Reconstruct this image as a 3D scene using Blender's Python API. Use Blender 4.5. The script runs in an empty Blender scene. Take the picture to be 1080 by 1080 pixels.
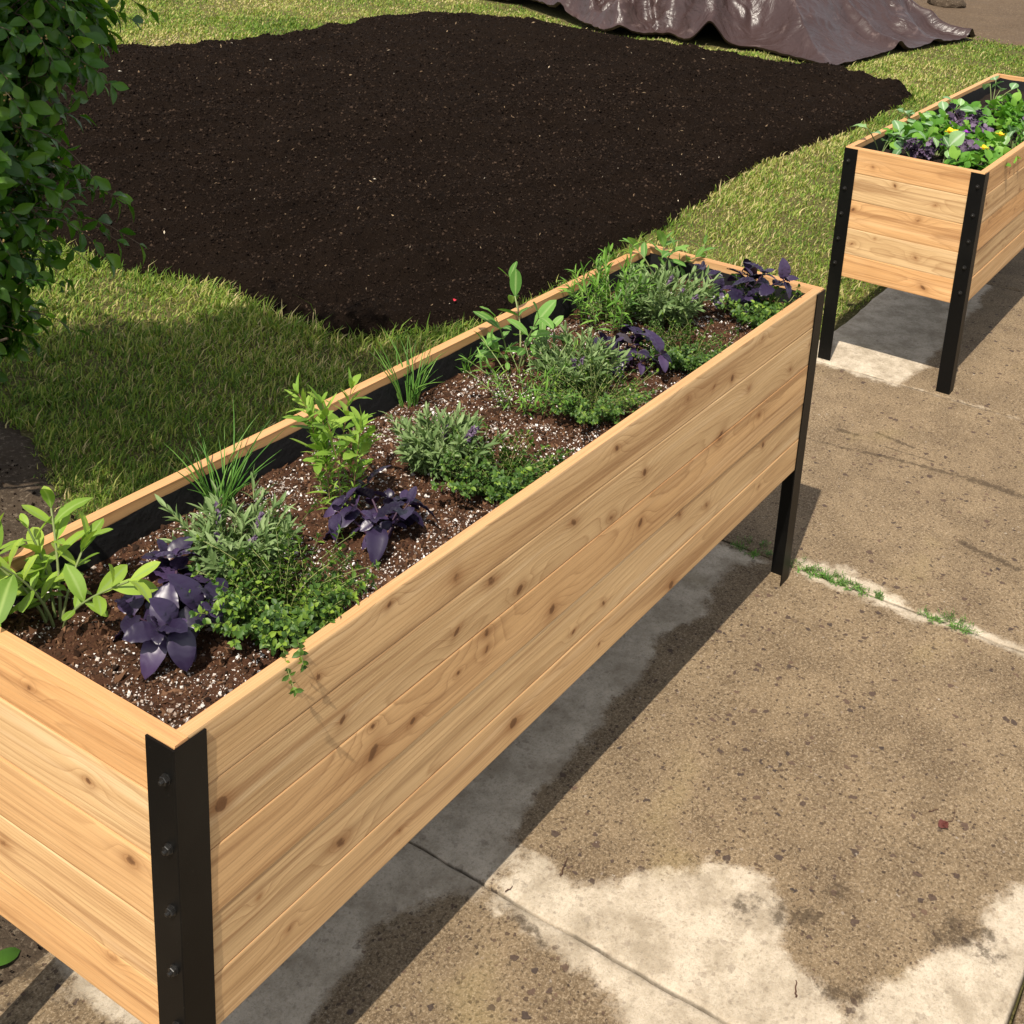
import bpy, math
import numpy as np
from mathutils import Vector, Matrix
rng = np.random.default_rng(7)
SC = bpy.context.scene
COL = SC.collection
GZ = -0.015            # top of the pavement
CAM = np.array([-0.7534, -0.9152, 1.7004])
L, W, H, HB = 1.83, 0.458, 0.73, 0.292   # planter length, width, top height, underside height

# ------------------------------------------------------------------ noise
def _hash(ix, iy, iz, seed):
    h = (ix * 374761393 + iy * 668265263 + iz * 2147483647 + seed * 1274126177) & 0xFFFFFFFF
    h = ((h ^ (h >> 13)) * 1274126177) & 0xFFFFFFFF
    h = ((h ^ (h >> 16)) * 2246822519) & 0xFFFFFFFF
    return ((h ^ (h >> 15)) & 0xFFFFFF) / float(0xFFFFFF)
def vn(x, y, z=0.0, seed=0):
    x, y, z = np.broadcast_arrays(np.asarray(x, float), np.asarray(y, float), np.asarray(z, float))
    ix, iy, iz = np.floor(x).astype(np.int64), np.floor(y).astype(np.int64), np.floor(z).astype(np.int64)
    fx, fy, fz = x - ix, y - iy, z - iz
    fx, fy, fz = [f * f * (3 - 2 * f) for f in (fx, fy, fz)]
    r = 0
    for dx in (0, 1):
        for dy in (0, 1):
            for dz in ((0, 1) if np.any(fz) else (0,)):
                w = (fx if dx else 1 - fx) * (fy if dy else 1 - fy) * (fz if dz else 1 - fz)
                r = r + w * _hash(ix + dx, iy + dy, iz + dz, seed)
    return r * 2 - 1
def fbm(x, y, z=0.0, o=4, seed=0, g=0.5):
    s, a, t = 0, 1.0, 0
    for i in range(o):
        s = s + a * vn(np.asarray(x) * 2 ** i + 17.3 * i, np.asarray(y) * 2 ** i + 5.1 * i, np.asarray(z) * 2 ** i, seed + i); t += a; a *= g
    return s / t
def sstep(a, b, x):
    t = np.clip((np.asarray(x, float) - a) / (b - a), 0, 1); return t * t * (3 - 2 * t)
def inpoly(x, y, poly):
    r = np.zeros(np.shape(x), bool); n = len(poly)
    for i in range(n):
        x1, y1 = poly[i]; x2, y2 = poly[(i + 1) % n]
        if y1 == y2: continue
        c = ((y1 > y) != (y2 > y)) & (x < (x2 - x1) * (y - y1) / (y2 - y1) + x1)
        r ^= c
    return r
def segd(x, y, a, b):
    ax, ay = a; dx, dy = b[0] - ax, b[1] - ay
    t = np.clip(((x - ax) * dx + (y - ay) * dy) / (dx * dx + dy * dy + 1e-12), 0, 1)
    return np.hypot(x - ax - t * dx, y - ay - t * dy)
def sdist(x, y, poly):          # positive inside
    d = np.full(np.shape(x), 1e9)
    for i in range(len(poly)): d = np.minimum(d, segd(x, y, poly[i], poly[(i + 1) % len(poly)]))
    return np.where(inpoly(x, y, poly), d, -d)

# ------------------------------------------------------------------ mesh building
def nrm(v): return v / (np.linalg.norm(v, axis=-1, keepdims=True) + 1e-12)
class Geo:
    def __init__(s): s.v = []; s.f = []; s.a = {}; s.n = 0
    def add(s, v, f, **attr):
        v = np.asarray(v, float).reshape(-1, 3); f = np.asarray(f, np.int64)
        if len(v) == 0: return
        s.v.append(v)
        if len(f): s.f.append(f + s.n)
        for k in set(list(attr) + list(s.a)):
            if k not in s.a: s.a[k] = [np.zeros(s.n)] if s.n else []
            val = attr.get(k, 0.0)
            s.a[k].append(np.broadcast_to(np.asarray(val, float), (len(v),)).copy())
        s.n += len(v)
    def inst(s, tv, tf, M, T, rnd=None, **more):
        N = len(T); k = len(tv)
        if N == 0: return
        v = np.einsum('nij,kj->nki', M, tv) + T[:, None, :]
        f = (np.asarray(tf)[None] + (np.arange(N) * k)[:, None, None]).reshape(-1, np.shape(tf)[1])
        if rnd is None: rnd = rng.random(N)
        at = {'rnd': np.repeat(rnd, k)}
        for q, w in more.items(): at[q] = np.tile(w, N)
        s.add(v.reshape(-1, 3), f, **at)
    def build(s, name, mat, parent=None, smooth=True):
        me = bpy.data.meshes.new(name)
        v = np.concatenate(s.v); fs = s.f
        nl = sum(f.size for f in fs); nf = sum(len(f) for f in fs)
        me.vertices.add(len(v)); me.vertices.foreach_set('co', v.ravel())
        me.loops.add(nl); me.polygons.add(nf)
        me.loops.foreach_set('vertex_index', np.concatenate([f.ravel() for f in fs]).astype(np.int32))
        cnt = np.concatenate([np.full(len(f), f.shape[1]) for f in fs])
        st = np.concatenate([[0], np.cumsum(cnt)[:-1]]).astype(np.int32)
        me.polygons.foreach_set('loop_start', st)
        me.update(calc_edges=True); me.validate()
        me.polygons.foreach_set('use_smooth', np.full(len(me.polygons), smooth))
        for k, lst in s.a.items():
            at = me.attributes.new(k, 'FLOAT', 'POINT'); at.data.foreach_set('value', np.concatenate(lst).astype(np.float32))
        if mat: me.materials.append(mat)
        o = bpy.data.objects.new(name, me); COL.objects.link(o)
        if parent: o.parent = parent
        return o
def grid_faces(nu, nv):
    i = np.arange(nu - 1)[:, None] * nv + np.arange(nv - 1)[None]
    return np.stack([i, i + nv, i + nv + 1, i + 1], -1).reshape(-1, 4)
BOXF = np.array([[0, 1, 3, 2], [4, 6, 7, 5], [0, 4, 5, 1], [2, 3, 7, 6], [0, 2, 6, 4], [1, 5, 7, 3]])
def boxv(x0, x1, y0, y1, z0, z1):
    return np.array([[x, y, z] for x in (x0, x1) for y in (y0, y1) for z in (z0, z1)], float)
def tubes(g, P, R, sides=5, rnd=None):
    P = np.asarray(P, float); N, K, _ = P.shape; R = np.broadcast_to(np.asarray(R, float), (N, K))
    T = nrm(np.gradient(P, axis=1)); ref = np.where(np.abs(T[..., 2:3]) > .8, np.array([1., 0, 0]), np.array([0, 0, 1.]))
    A = nrm(np.cross(T, ref)); B = np.cross(T, A)
    th = np.arange(sides) / sides * 2 * math.pi
    V = P[:, :, None] + R[..., None, None] * (np.cos(th)[:, None] * A[:, :, None] + np.sin(th)[:, None] * B[:, :, None])
    f = []
    for k in range(K - 1):
        for j in range(sides):
            f.append([k * sides + j, k * sides + (j + 1) % sides, (k + 1) * sides + (j + 1) % sides, (k + 1) * sides + j])
    f = (np.array(f)[None] + (np.arange(N) * K * sides)[:, None, None]).reshape(-1, 4)
    g.add(V.reshape(-1, 3), f, rnd=np.repeat(rng.random(N) if rnd is None else np.broadcast_to(rnd, (N,)), K * sides))
def frames(D, up=None, roll=0.0, scale=1.0):
    D = nrm(np.asarray(D, float)); N = len(D)
    u = np.tile([0, 0, 1.0], (N, 1)) if up is None else np.asarray(up, float)
    u = u + 1e-3 * np.array([.3, .7, .1])
    Y = nrm(np.cross(u, D)); Z = np.cross(D, Y)
    roll = np.broadcast_to(roll, (N,))[:, None]
    Y2 = Y * np.cos(roll) + Z * np.sin(roll); Z2 = np.cross(D, Y2)
    return np.stack([D, Y2, Z2], -1) * np.broadcast_to(scale, (N,))[:, None, None]
def leaf(width=.35, n=5, fold=.35, droop=.25, tip=1.0, petiole=0.0, pucker=0.0, wave=0.0, lean=.8):
    t = np.linspace(0, 1, n + 1); vs = []; 
    prof = np.sin(math.pi * np.clip((t - petiole) / (1 - petiole), 0, 1) ** lean) ** tip * width
    prof = np.maximum(prof, .012); prof[-1] = .004
    tw = []
    for i, (a, w) in enumerate(zip(t, prof)):
        zc = -droop * a * a
        wv = wave * math.sin(i * 2.4)
        for s in (-1, -.5, 0, .5, 1):
            pk = pucker * (w / max(width, 1e-6)) * (1 if abs(s) == .5 else 0) * (1.5 if i % 2 else .2)
            vs.append([a * (1 - .12 * droop * a), s * w, zc + fold * abs(s) * w + pk + wv * s * abs(s)])
            tw.append(abs(s))
    return np.array(vs), grid_faces(n + 1, 5), np.array(tw)
OCT_V = np.array([[1, 0, 0], [-1, 0, 0], [0, 1, 0], [0, -1, 0], [0, 0, 1], [0, 0, -1]], float)
OCT_F = np.array([[0, 2, 4], [2, 1, 4], [1, 3, 4], [3, 0, 4], [2, 0, 5], [1, 2, 5], [3, 1, 5], [0, 3, 5]])
def ico():
    import bmesh
    bm = bmesh.new(); bmesh.ops.create_icosphere(bm, subdivisions=1, radius=1)
    v = np.array([x.co[:] for x in bm.verts]); f = np.array([[q.index for q in p.verts] for p in bm.faces]); bm.free()
    return v, f
ICO_V, ICO_F = ico()
def randrot(N, scale):
    q = rng.normal(size=(N, 4)); q /= np.linalg.norm(q, axis=1, keepdims=True); w, x, y, z = q.T
    M = np.stack([1 - 2 * (y * y + z * z), 2 * (x * y - w * z), 2 * (x * z + w * y), 2 * (x * y + w * z), 1 - 2 * (x * x + z * z), 2 * (y * z - w * x), 2 * (x * z - w * y), 2 * (y * z + w * x), 1 - 2 * (x * x + y * y)], -1).reshape(N, 3, 3)
    S = np.asarray(scale, float)
    if S.ndim < 2: S = np.repeat(np.broadcast_to(S, (N,))[:, None], 3, 1)
    return M * S[:, None, :]
def tag(o, label=None, cat=None, group=None, kind=None):
    for k, v in (('label', label), ('category', cat), ('group', group), ('kind', kind)):
        if v: o[k] = v
    return o
def empty(name, loc, label, cat, group=None):
    o = bpy.data.objects.new(name, None); COL.objects.link(o); o.location = loc; o.empty_display_size = .05
    return tag(o, label, cat, group)

# ------------------------------------------------------------------ materials
class Mat:
    def __init__(s, name):
        s.m = bpy.data.materials.new(name); s.m.use_nodes = True; s.t = s.m.node_tree; s.N = s.t.nodes; s.Lk = s.t.links
        s.b = s.N['Principled BSDF']; s.out = s.N['Material Output']
    def n(s, typ, **kw):
        x = s.N.new(typ)
        for k, v in kw.items():
            if k.startswith('i_'):
                key = k[2:]; x.inputs[int(key) if key.isdigit() else key.replace('_', ' ')].default_value = v
            else: setattr(x, k, v)
        return x
    def l(s, a, b): s.Lk.new(a, b); return s
    def at(s, name): return s.n('ShaderNodeAttribute', attribute_name=name).outputs['Fac']
    def math(s, op, a, b=None, c=None, clamp=False):
        x = s.n('ShaderNodeMath', operation=op, use_clamp=clamp)
        for i, q in enumerate((a, b, c)):
            if q is None: continue
            if isinstance(q, (int, float)): x.inputs[i].default_value = q
            else: s.l(q, x.inputs[i])
        return x.outputs[0]
    def mix(s, f, a, b, blend='MIX'):
        x = s.n('ShaderNodeMix', data_type='RGBA', blend_type=blend)
        for i, q in ((0, f), (6, a), (7, b)):
            if isinstance(q, (int, float)): x.inputs[i].default_value = q
            elif isinstance(q, tuple): x.inputs[i].default_value = (*q[:3], 1)
            else: s.l(q, x.inputs[i])
        return x.outputs[2]
    def ramp(s, f, stops, interp='LINEAR'):
        x = s.n('ShaderNodeValToRGB'); x.color_ramp.interpolation = interp; e = x.color_ramp.elements
        while len(e) < len(stops): e.new(.5)
        for q, (p, c) in zip(e, stops): q.position = p; q.color = (*(c if isinstance(c, tuple) else (c, c, c)), 1)
        s.l(f, x.inputs[0]); return x.outputs[0]
    def smooth(s, f, a, b):
        x = s.n('ShaderNodeMapRange', interpolation_type='SMOOTHSTEP', i_1=a, i_2=b); s.l(f, x.inputs[0]); return x.outputs[0]
    def noise(s, scale, detail=4, rough=.55, vec=None, dist=0.0):
        x = s.n('ShaderNodeTexNoise'); x.inputs['Scale'].default_value = scale; x.inputs['Detail'].default_value = detail
        x.inputs['Roughness'].default_value = rough; x.inputs['Distortion'].default_value = dist
        if vec is None: vec = s.pos()
        s.l(vec, x.inputs['Vector']); return x.outputs['Fac']
    def pos(s):
        if not hasattr(s, '_p'): s._p = s.n('ShaderNodeTexCoord').outputs['Object']
        return s._p
    def bump(s, h, strength, dist=.01):
        x = s.n('ShaderNodeBump'); x.inputs['Strength'].default_value = strength; x.inputs['Distance'].default_value = dist
        s.l(h, x.inputs['Height']); s.l(x.outputs[0], s.b.inputs['Normal']); return x
    def base(s, c):
        if isinstance(c, tuple): s.b.inputs['Base Color'].default_value = (*c[:3], 1)
        else: s.l(c, s.b.inputs['Base Color'])
    def rough(s, r, spec=.5):
        s.b.inputs['Roughness'].default_value = r; s.b.inputs['Specular IOR Level'].default_value = spec
    def translucent(s, col, f):
        t = s.n('ShaderNodeBsdfTranslucent'); mx = s.n('ShaderNodeMixShader'); mx.inputs[0].default_value = f
        if isinstance(col, tuple): t.inputs[0].default_value = (*col, 1)
        else: s.l(col, t.inputs[0])
        s.l(s.b.outputs[0], mx.inputs[1]); s.l(t.outputs[0], mx.inputs[2]); s.l(mx.outputs[0], s.out.inputs[0])

def leaf_mat(name, stops, rough=.5, trans=.3, tint=(1.2, 1.25, .6), spec=.4, edge=None, vein=None):
    m = Mat(name); c = m.ramp(m.at('rnd'), stops)
    n = m.noise(60, 2); c = m.mix(m.math('MULTIPLY', n, .35), c, (stops[0][1]), 'MIX')
    if vein: c = m.mix(m.smooth(m.at('tw'), .3, 0.0), c, vein)
    m.base(c); m.rough(rough, spec)
    tc = m.mix(1.0, c, tint, 'MULTIPLY'); m.translucent(tc, trans); return m.m
M_SAGE = leaf_mat('sage_leaf', [(0, (.13, .24, .03)), (.5, (.28, .43, .05)), (1, (.40, .52, .075))], .6, .35, vein=(.28, .40, .10))
M_SAGED = leaf_mat('young_sage_leaf', [(0, (.09, .22, .04)), (.5, (.17, .35, .07)), (1, (.25, .44, .09))], .6, .35, vein=(.28, .42, .14))
M_BASIL = leaf_mat('purple_basil_leaf', [(0, (.013, .008, .025)), (.6, (.036, .023, .062)), (.93, (.07, .042, .105)), (1, (.09, .08, .07))], .38, .07, (1.6, .7, 1.0), .55)
M_LAV = leaf_mat('lavender_leaf', [(0, (.09, .155, .045)), (.5, (.19, .28, .10)), (1, (.31, .40, .18))], .7, .25)
M_LAVF = leaf_mat('lavender_flower', [(0, (.06, .035, .07)), (.6, (.14, .09, .16)), (1, (.26, .19, .28))], .8, .1, (1, .9, 1.1))
M_THY = leaf_mat('thyme_leaf', [(0, (.03, .075, .012)), (.6, (.085, .17, .026)), (1, (.27, .40, .045))], .5, .3)
M_THYS = leaf_mat('thyme_stem', [(0, (.09, .10, .03)), (.6, (.22, .25, .08)), (1, (.34, .36, .12))], .6, .1)
M_CHIVE = leaf_mat('chive_blade', [(0, (.06, .17, .025)), (.6, (.14, .32, .05)), (1, (.26, .45, .09))], .45, .3)
M_TARR = leaf_mat('tarragon_leaf', [(0, (.07, .17, .02)), (.6, (.16, .33, .045)), (1, (.27, .46, .07))], .5, .35)
M_TARL = leaf_mat('pale_tarragon_leaf', [(0, (.13, .25, .03)), (.6, (.26, .42, .055)), (1, (.38, .52, .09))], .6, .4)
M_STEM = leaf_mat('green_stem', [(0, (.12, .17, .05)), (1, (.30, .34, .14))], .6, .1)
M_STEMR = leaf_mat('reddish_stem', [(0, (.16, .07, .04)), (1, (.30, .20, .10))], .6, .1)
M_STEMP = leaf_mat('purple_stem', [(0, (.03, .012, .03)), (1, (.07, .03, .06))], .6, .05)
M_SHRUB = leaf_mat('shrub_leaf', [(0, (.028, .085, .008)), (.6, (.062, .17, .014)), (1, (.15, .31, .025))], .38, .35, (1.5, 1.5, .5), .45)
M_LETT = leaf_mat('lettuce_leaf', [(0, (.07, .20, .02)), (.6, (.15, .36, .04)), (1, (.30, .52, .08))], .5, .35)
M_BROC = leaf_mat('cabbage_leaf', [(0, (.12, .24, .09)), (.6, (.21, .37, .16)), (1, (.32, .50, .18))], .55, .25, (1.1, 1.3, .8), vein=(.45, .55, .38))
M_KALE = leaf_mat('purple_kale_leaf', [(0, (.05, .03, .06)), (.6, (.11, .07, .13)), (1, (.22, .16, .24))], .6, .1, (1, .8, 1.1))
M_PETY = leaf_mat('yellow_petal', [(0, (.75, .50, .01)), (1, (.9, .72, .03))], .6, .25, (1, 1, .8))
M_PETM = leaf_mat('magenta_petal', [(0, (.18, .02, .28)), (1, (.3, .05, .4))], .6, .2, (1, .8, 1))
M_WEED = leaf_mat('weed_leaf', [(0, (.05, .13, .02)), (.6, (.11, .25, .04)), (1, (.2, .38, .06))], .5, .3)

def simple(name, c, rough=.6, spec=.5, noise=None, bump=None):
    m = Mat(name)
    if noise:
        sc, c2 = noise; m.base(m.mix(m.noise(sc, 4), c, c2))
    else: m.base(c)
    m.rough(rough, spec)
    if bump: m.bump(m.noise(bump[0], 4), bump[1], bump[2])
    return m.m
m = Mat('black_powder_coat'); n = m.noise(900, 2); d = m.noise(7, 5)
c = m.mix(m.smooth(d, .45, .75), (.0018, .0017, .0016), (.0055, .005, .0042))
n2 = m.noise(330, 2); c = m.mix(m.smooth(n2, .70, .78), c, (.05, .045, .04)); m.base(c); m.rough(.46, .22); m.bump(n, .25, .0006); M_METAL = m.m
M_LINER = simple('black_liner', (.010, .010, .011), .75, .3, bump=(60, .5, .004))
M_BOLT = simple('black_bolt_steel', (.004, .004, .004), .38, .4, noise=(200, (.018, .016, .014)))

# wood : wd_phase, wd_knot, wd_tone, wd_top attributes, wu / wv coordinates
m = Mat('cedar_wood')
cmb = m.n('ShaderNodeCombineXYZ'); m.l(m.at('wu'), cmb.inputs[0]); m.l(m.at('wv'), cmb.inputs[1]); m.l(m.at('ww'), cmb.inputs[2])
def mapped(sx, sy, sz=None):
    q = m.n('ShaderNodeMapping'); q.inputs['Scale'].default_value = (sx, sy, sy if sz is None else sz); m.l(cmb.outputs[0], q.inputs[0]); return q.outputs[0]
ph = m.at('phase'); wob = m.noise(1.0, 3, vec=mapped(9, 60))
ph2 = m.math('ADD', ph, m.math('MULTIPLY', wob, .55))
fr = m.math('FRACT', ph2)
ring = m.ramp(fr, [(0, 0.0), (.45, .10), (.80, .45), (.92, 1.0), (1.0, 0.0)])
fine = m.noise(1.0, 5, .65, vec=mapped(5, 330)); fine2 = m.noise(1.0, 3, .6, vec=mapped(14, 1100)); blotch = m.noise(1.0, 4, .5, vec=mapped(3.5, 22))
tone = m.at('tone')
c = m.mix(blotch, (.49, .305, .140), (.77, .535, .280))
strk = m.noise(1.0, 4, .6, vec=mapped(1.1, 42), dist=.3); c = m.mix(m.math('MULTIPLY', m.smooth(strk, .50, .66), .62), c, (.27, .135, .055)); c = m.mix(m.math('MULTIPLY', m.smooth(m.noise(1.0, 3, .6, vec=mapped(.8, 30)), .52, .68), .45), c, (.84, .63, .38))
c = m.mix(m.smooth(tone, .15, .95), c, m.mix(1.0, c, (1.02, .84, .69), 'MULTIPLY'))
rk = m.math('MULTIPLY', ring, m.math('ADD', m.math('MULTIPLY', m.noise(1, 2, vec=mapped(2.2, 9)), .85), .08))
c = m.mix(m.math('MULTIPLY', rk, .82), c, (.27, .125, .045))
c = m.mix(m.math('MULTIPLY', m.smooth(fine, .46, .76), .62), c, (.33, .175, .075))
c = m.mix(m.math('MULTIPLY', m.smooth(fine2, .5, .75), .34), c, (.78, .56, .32))
kn = m.at('knot'); halo = m.at('halo')
c = m.mix(m.math('MULTIPLY', halo, .66), c, (.27, .120, .042))
kd = m.math('MULTIPLY', m.smooth(m.math('ADD', kn, m.math('MULTIPLY', m.math('SUBTRACT', m.noise(1, 4, vec=mapped(160, 260)), .5), .7)), .38, .72), .9)
c = m.mix(m.math('MULTIPLY', kd, .86), c, (.115, .050, .020))
top = m.at('top'); c = m.mix(m.math('MULTIPLY', top, .55), c, (.56, .27, .115))
m.base(c); m.rough(.62, .3)
hgt = m.math('ADD', m.math('MULTIPLY', fine, .6), m.math('ADD', m.math('MULTIPLY', ring, .35), m.math('MULTIPLY', kn, .5)))
m.bump(hgt, .35, .0012); M_WOOD = m.m

# concrete
m = Mat('stained_concrete'); p = m.pos()
dry = m.at('dry'); stn = m.at('stain')
dn = m.math('ADD', dry, m.math('ADD', m.math('MULTIPLY', m.math('SUBTRACT', m.noise(13, 9, .80), .5), 2.0), m.math('MULTIPLY', m.math('SUBTRACT', m.noise(3.5, 3, .6), .5), .5)))
dryf = m.smooth(dn, .30, .78)
tan = m.mix(m.smooth(m.noise(6, 8, .75), .35, .65), (.140, .095, .053), (.240, .170, .098))
pale = m.mix(m.smooth(m.noise(12, 8, .75), .33, .67), (.36, .295, .215), (.64, .545, .425))
c = m.mix(dryf, tan, pale)
sand = m.noise(210, 6, .85); c = m.mix(m.math('MULTIPLY', m.smooth(sand, .48, .60), m.math('SUBTRACT', .72, m.math('MULTIPLY', dryf, .36))), c, (.44, .34, .225))
sand2 = m.noise(130, 6, .85); c = m.mix(m.math('MULTIPLY', m.smooth(sand2, .50, .61), m.math('SUBTRACT', .76, m.math('MULTIPLY', dryf, .50))), c, (.052, .034, .020))
def pebbles(scale, lo, hi, thr, colr, keep, bigscale):
    global c
    v = m.n('ShaderNodeTexVoronoi'); v.inputs['Scale'].default_value = scale; v.inputs['Randomness'].default_value = 1
    dv = m.n('ShaderNodeVectorMath', operation='ADD'); nn = m.n('ShaderNodeTexNoise'); nn.inputs['Scale'].default_value = scale * 1.6
    m.l(p, nn.inputs[0]); sc = m.n('ShaderNodeVectorMath', operation='SCALE'); m.l(nn.outputs['Color'], sc.inputs[0]); sc.inputs['Scale'].default_value = .9 / scale
    m.l(p, dv.inputs[0]); m.l(sc.outputs[0], dv.inputs[1]); m.l(dv.outputs[0], v.inputs['Vector'])
    sep = m.n('ShaderNodeSeparateColor'); m.l(v.outputs['Color'], sep.inputs[0])
    on = m.smooth(m.math('ADD', sep.outputs[0], m.math('MULTIPLY', m.math('SUBTRACT', m.noise(bigscale, 3), .5), .7)), thr, thr + .03)
    sz = m.math('MULTIPLY', sep.outputs[1], hi); rad = m.math('SUBTRACT', sz, v.outputs['Distance'])
    k = m.math('MULTIPLY', m.math('MULTIPLY', m.smooth(rad, 0.0, lo), on), keep)
    k = m.math('MULTIPLY', k, m.math('SUBTRACT', 1.0, m.math('MULTIPLY', dryf, .72)))
    col = m.mix(m.math('POWER', sep.outputs[2], 2.0), colr, (.15, .09, .06)); c = m.mix(k, c, col); return k
k1 = pebbles(55, .08, .50, .78, (.038, .028, .027), .9, 2.2)
k2 = pebbles(120, .1, .48, .62, (.035, .024, .018), .85, 3)
k3 = pebbles(110, .1, .40, .90, (.48, .42, .34), .7, 4)
sm = m.math('MULTIPLY', stn, m.math('SUBTRACT', m.math('MULTIPLY', m.noise(45, 8, .8), 2.6), .62), clamp=True)
c = m.mix(m.math('MULTIPLY', m.smooth(sm, .40, .85), .75), c, (.055, .037, .022))
yel = m.smooth(m.noise(3.1, 3), .60, .75); c = m.mix(m.math('MULTIPLY', yel, .18), c, (.33, .26, .09))
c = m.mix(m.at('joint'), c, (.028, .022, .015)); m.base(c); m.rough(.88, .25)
m.bump(m.math('ADD', m.math('MULTIPLY', sand, .6), m.math('ADD', m.math('MULTIPLY', sand2, -.6), m.math('MULTIPLY', m.math('ADD', k1, k2), -.4))), .9, .0035); M_CONC = m.m

m = Mat('garden_soil'); c = m.mix(m.noise(2.2, 6, .65), (.0068, .0043, .0031), (.023, .0148, .0103))
c = m.mix(m.math('MULTIPLY', m.smooth(m.noise(160, 3, .7), .58, .72), .75), c, (.040, .027, .020)); m.base(c); m.rough(1.0, .04)
m.bump(m.math('ADD', m.noise(150, 6, .75), m.noise(60, 4, .6)), 1.0, .018); M_SOIL = m.m
m = Mat('soil_clod'); m.base(m.ramp(m.at('rnd'), [(0, (.006, .004, .0032)), (.8, (.020, .0135, .010)), (1, (.055, .036, .025))])); m.rough(1.0, .04); M_CLOD = m.m
m = Mat('wood_chip'); m.base(m.ramp(m.at('rnd'), [(0, (.13, .08, .045)), (.7, (.34, .24, .14)), (1, (.7, .62, .5))])); m.rough(.8, .3); M_CHIP = m.m
m = Mat('potting_mix'); c = m.mix(m.noise(45, 5, .7), (.030, .011, .0055), (.115, .050, .026))
c = m.mix(m.smooth(m.noise(170, 3, .6), .60, .68), c, (.17, .10, .06)); m.base(c); m.rough(.9, .2); m.bump(m.noise(190, 5, .75), .9, .006); M_POT = m.m
m = Mat('bark_fibre'); m.base(m.ramp(m.at('rnd'), [(0, (.016, .008, .005)), (.7, (.085, .040, .020)), (1, (.17, .09, .05))])); m.rough(.9, .2); M_FIB = m.m
m = Mat('perlite'); m.base(m.ramp(m.at('rnd'), [(0, (.22, .15, .11)), (.4, (.50, .43, .38)), (1, (.85, .82, .79))])); m.rough(.9, .2); M_PERL = m.m
m = Mat('planter_compost'); c = m.mix(m.noise(60, 5, .7), (.008, .005, .004), (.035, .022, .015)); m.base(c); m.rough(.95, .2); m.bump(m.noise(140, 5, .75), .9, .01); M_COMP = m.m
m = Mat('lawn_thatch'); c = m.mix(m.noise(3, 6, .6), (.060, .055, .020), (.14, .125, .045)); c = m.mix(m.smooth(m.noise(90, 4, .7), .45, .7), c, (.24, .20, .09)); m.base(c); m.rough(.95, .1); m.bump(m.noise(120, 4, .7), .8, .02); M_LAWN = m.m
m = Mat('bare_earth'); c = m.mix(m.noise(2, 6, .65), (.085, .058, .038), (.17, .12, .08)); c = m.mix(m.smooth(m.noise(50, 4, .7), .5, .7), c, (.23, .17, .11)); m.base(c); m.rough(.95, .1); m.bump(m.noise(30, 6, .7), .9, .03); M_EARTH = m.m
m = Mat('dark_bed_earth'); c = m.mix(m.noise(9, 6, .65), (.035, .025, .017), (.11, .08, .055)); c = m.mix(m.smooth(m.noise(70, 5, .75), .52, .66), c, (.20, .155, .11)); m.base(c); m.rough(.95, .1); m.bump(m.noise(60, 6, .7), .9, .015); M_BED = m.m  # darker brown earth, for the earth bed and the distant clump
m = Mat('grass_blade'); c = m.ramp(m.at('rnd'), [(0, (.045, .105, .013)), (.35, (.125, .225, .028)), (.64, (.27, .35, .058)), (.82, (.47, .43, .15)), (1, (.62, .51, .27))])
m.base(c); m.rough(.6, .25); m.translucent(m.mix(1.0, c, (1.25, 1.25, .6), 'MULTIPLY'), .35); M_GRASS = m.m
m = Mat('tarpaulin'); c = m.mix(m.noise(1.4, 5, .6), (.030, .016, .014), (.066, .039, .037)); c = m.mix(m.math('MULTIPLY', m.smooth(m.noise(4.0, 6, .7, dist=1.5), .56, .72), .7), c, (.15, .105, .095))
m.base(c); m.rough(.36, .5); 
wv = m.n('ShaderNodeTexNoise'); wv.inputs['Scale'].default_value = 3.0; wv.inputs['Detail'].default_value = 5; wv.inputs['Distortion'].default_value = 1.8; m.l(m.pos(), wv.inputs[0])
m.bump(m.math('ABSOLUTE', m.math('SUBTRACT', wv.outputs['Fac'], .5)), .45, .10); M_TARP = m.m
M_BARK = simple('shrub_bark', (.07, .05, .035), .85, .2, noise=(40, (.17, .13, .09)), bump=(90, .6, .004))
M_BUD = leaf_mat('shrub_bud', [(0, (.30, .20, .06)), (1, (.55, .40, .16))], .6, .15)
M_TWIG = simple('dry_twig', (.045, .022, .016), .8, .2, noise=(90, (.12, .06, .04)))
M_DRY = simple('dried_leaf', (.07, .018, .014), .6, .3, noise=(120, (.13, .04, .03)))
M_STONE = simple('pale_stone', (.16, .115, .09), .8, .2, noise=(20, (.30, .23, .19)), bump=(60, .5, .01))
M_PET = simple('red_petal', (.55, .03, .05), .5, .3)

# ------------------------------------------------------------------ ground, pavement, earth
def struct(o): o['kind'] = 'structure'; return o
g = Geo()
xs = np.concatenate([[-60, -30, -15, -8], np.arange(-4, 14.01, .12), [16, 20, 30, 45, 70]]); ys = np.concatenate([[-60, -30, -15, -8], np.arange(-4, 12.01, .12), [14, 18, 25, 40, 60]])
X, Y = np.meshgrid(xs, ys, indexing='ij'); Z = -.04 + .010 * fbm(X * 1.3, Y * 1.3, seed=3)
Z = np.where(Y < .56, -.05, Z)
g.add(np.stack([X, Y, Z], -1), grid_faces(len(xs), len(ys))); struct(g.build('lawn', M_LAWN))

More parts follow.
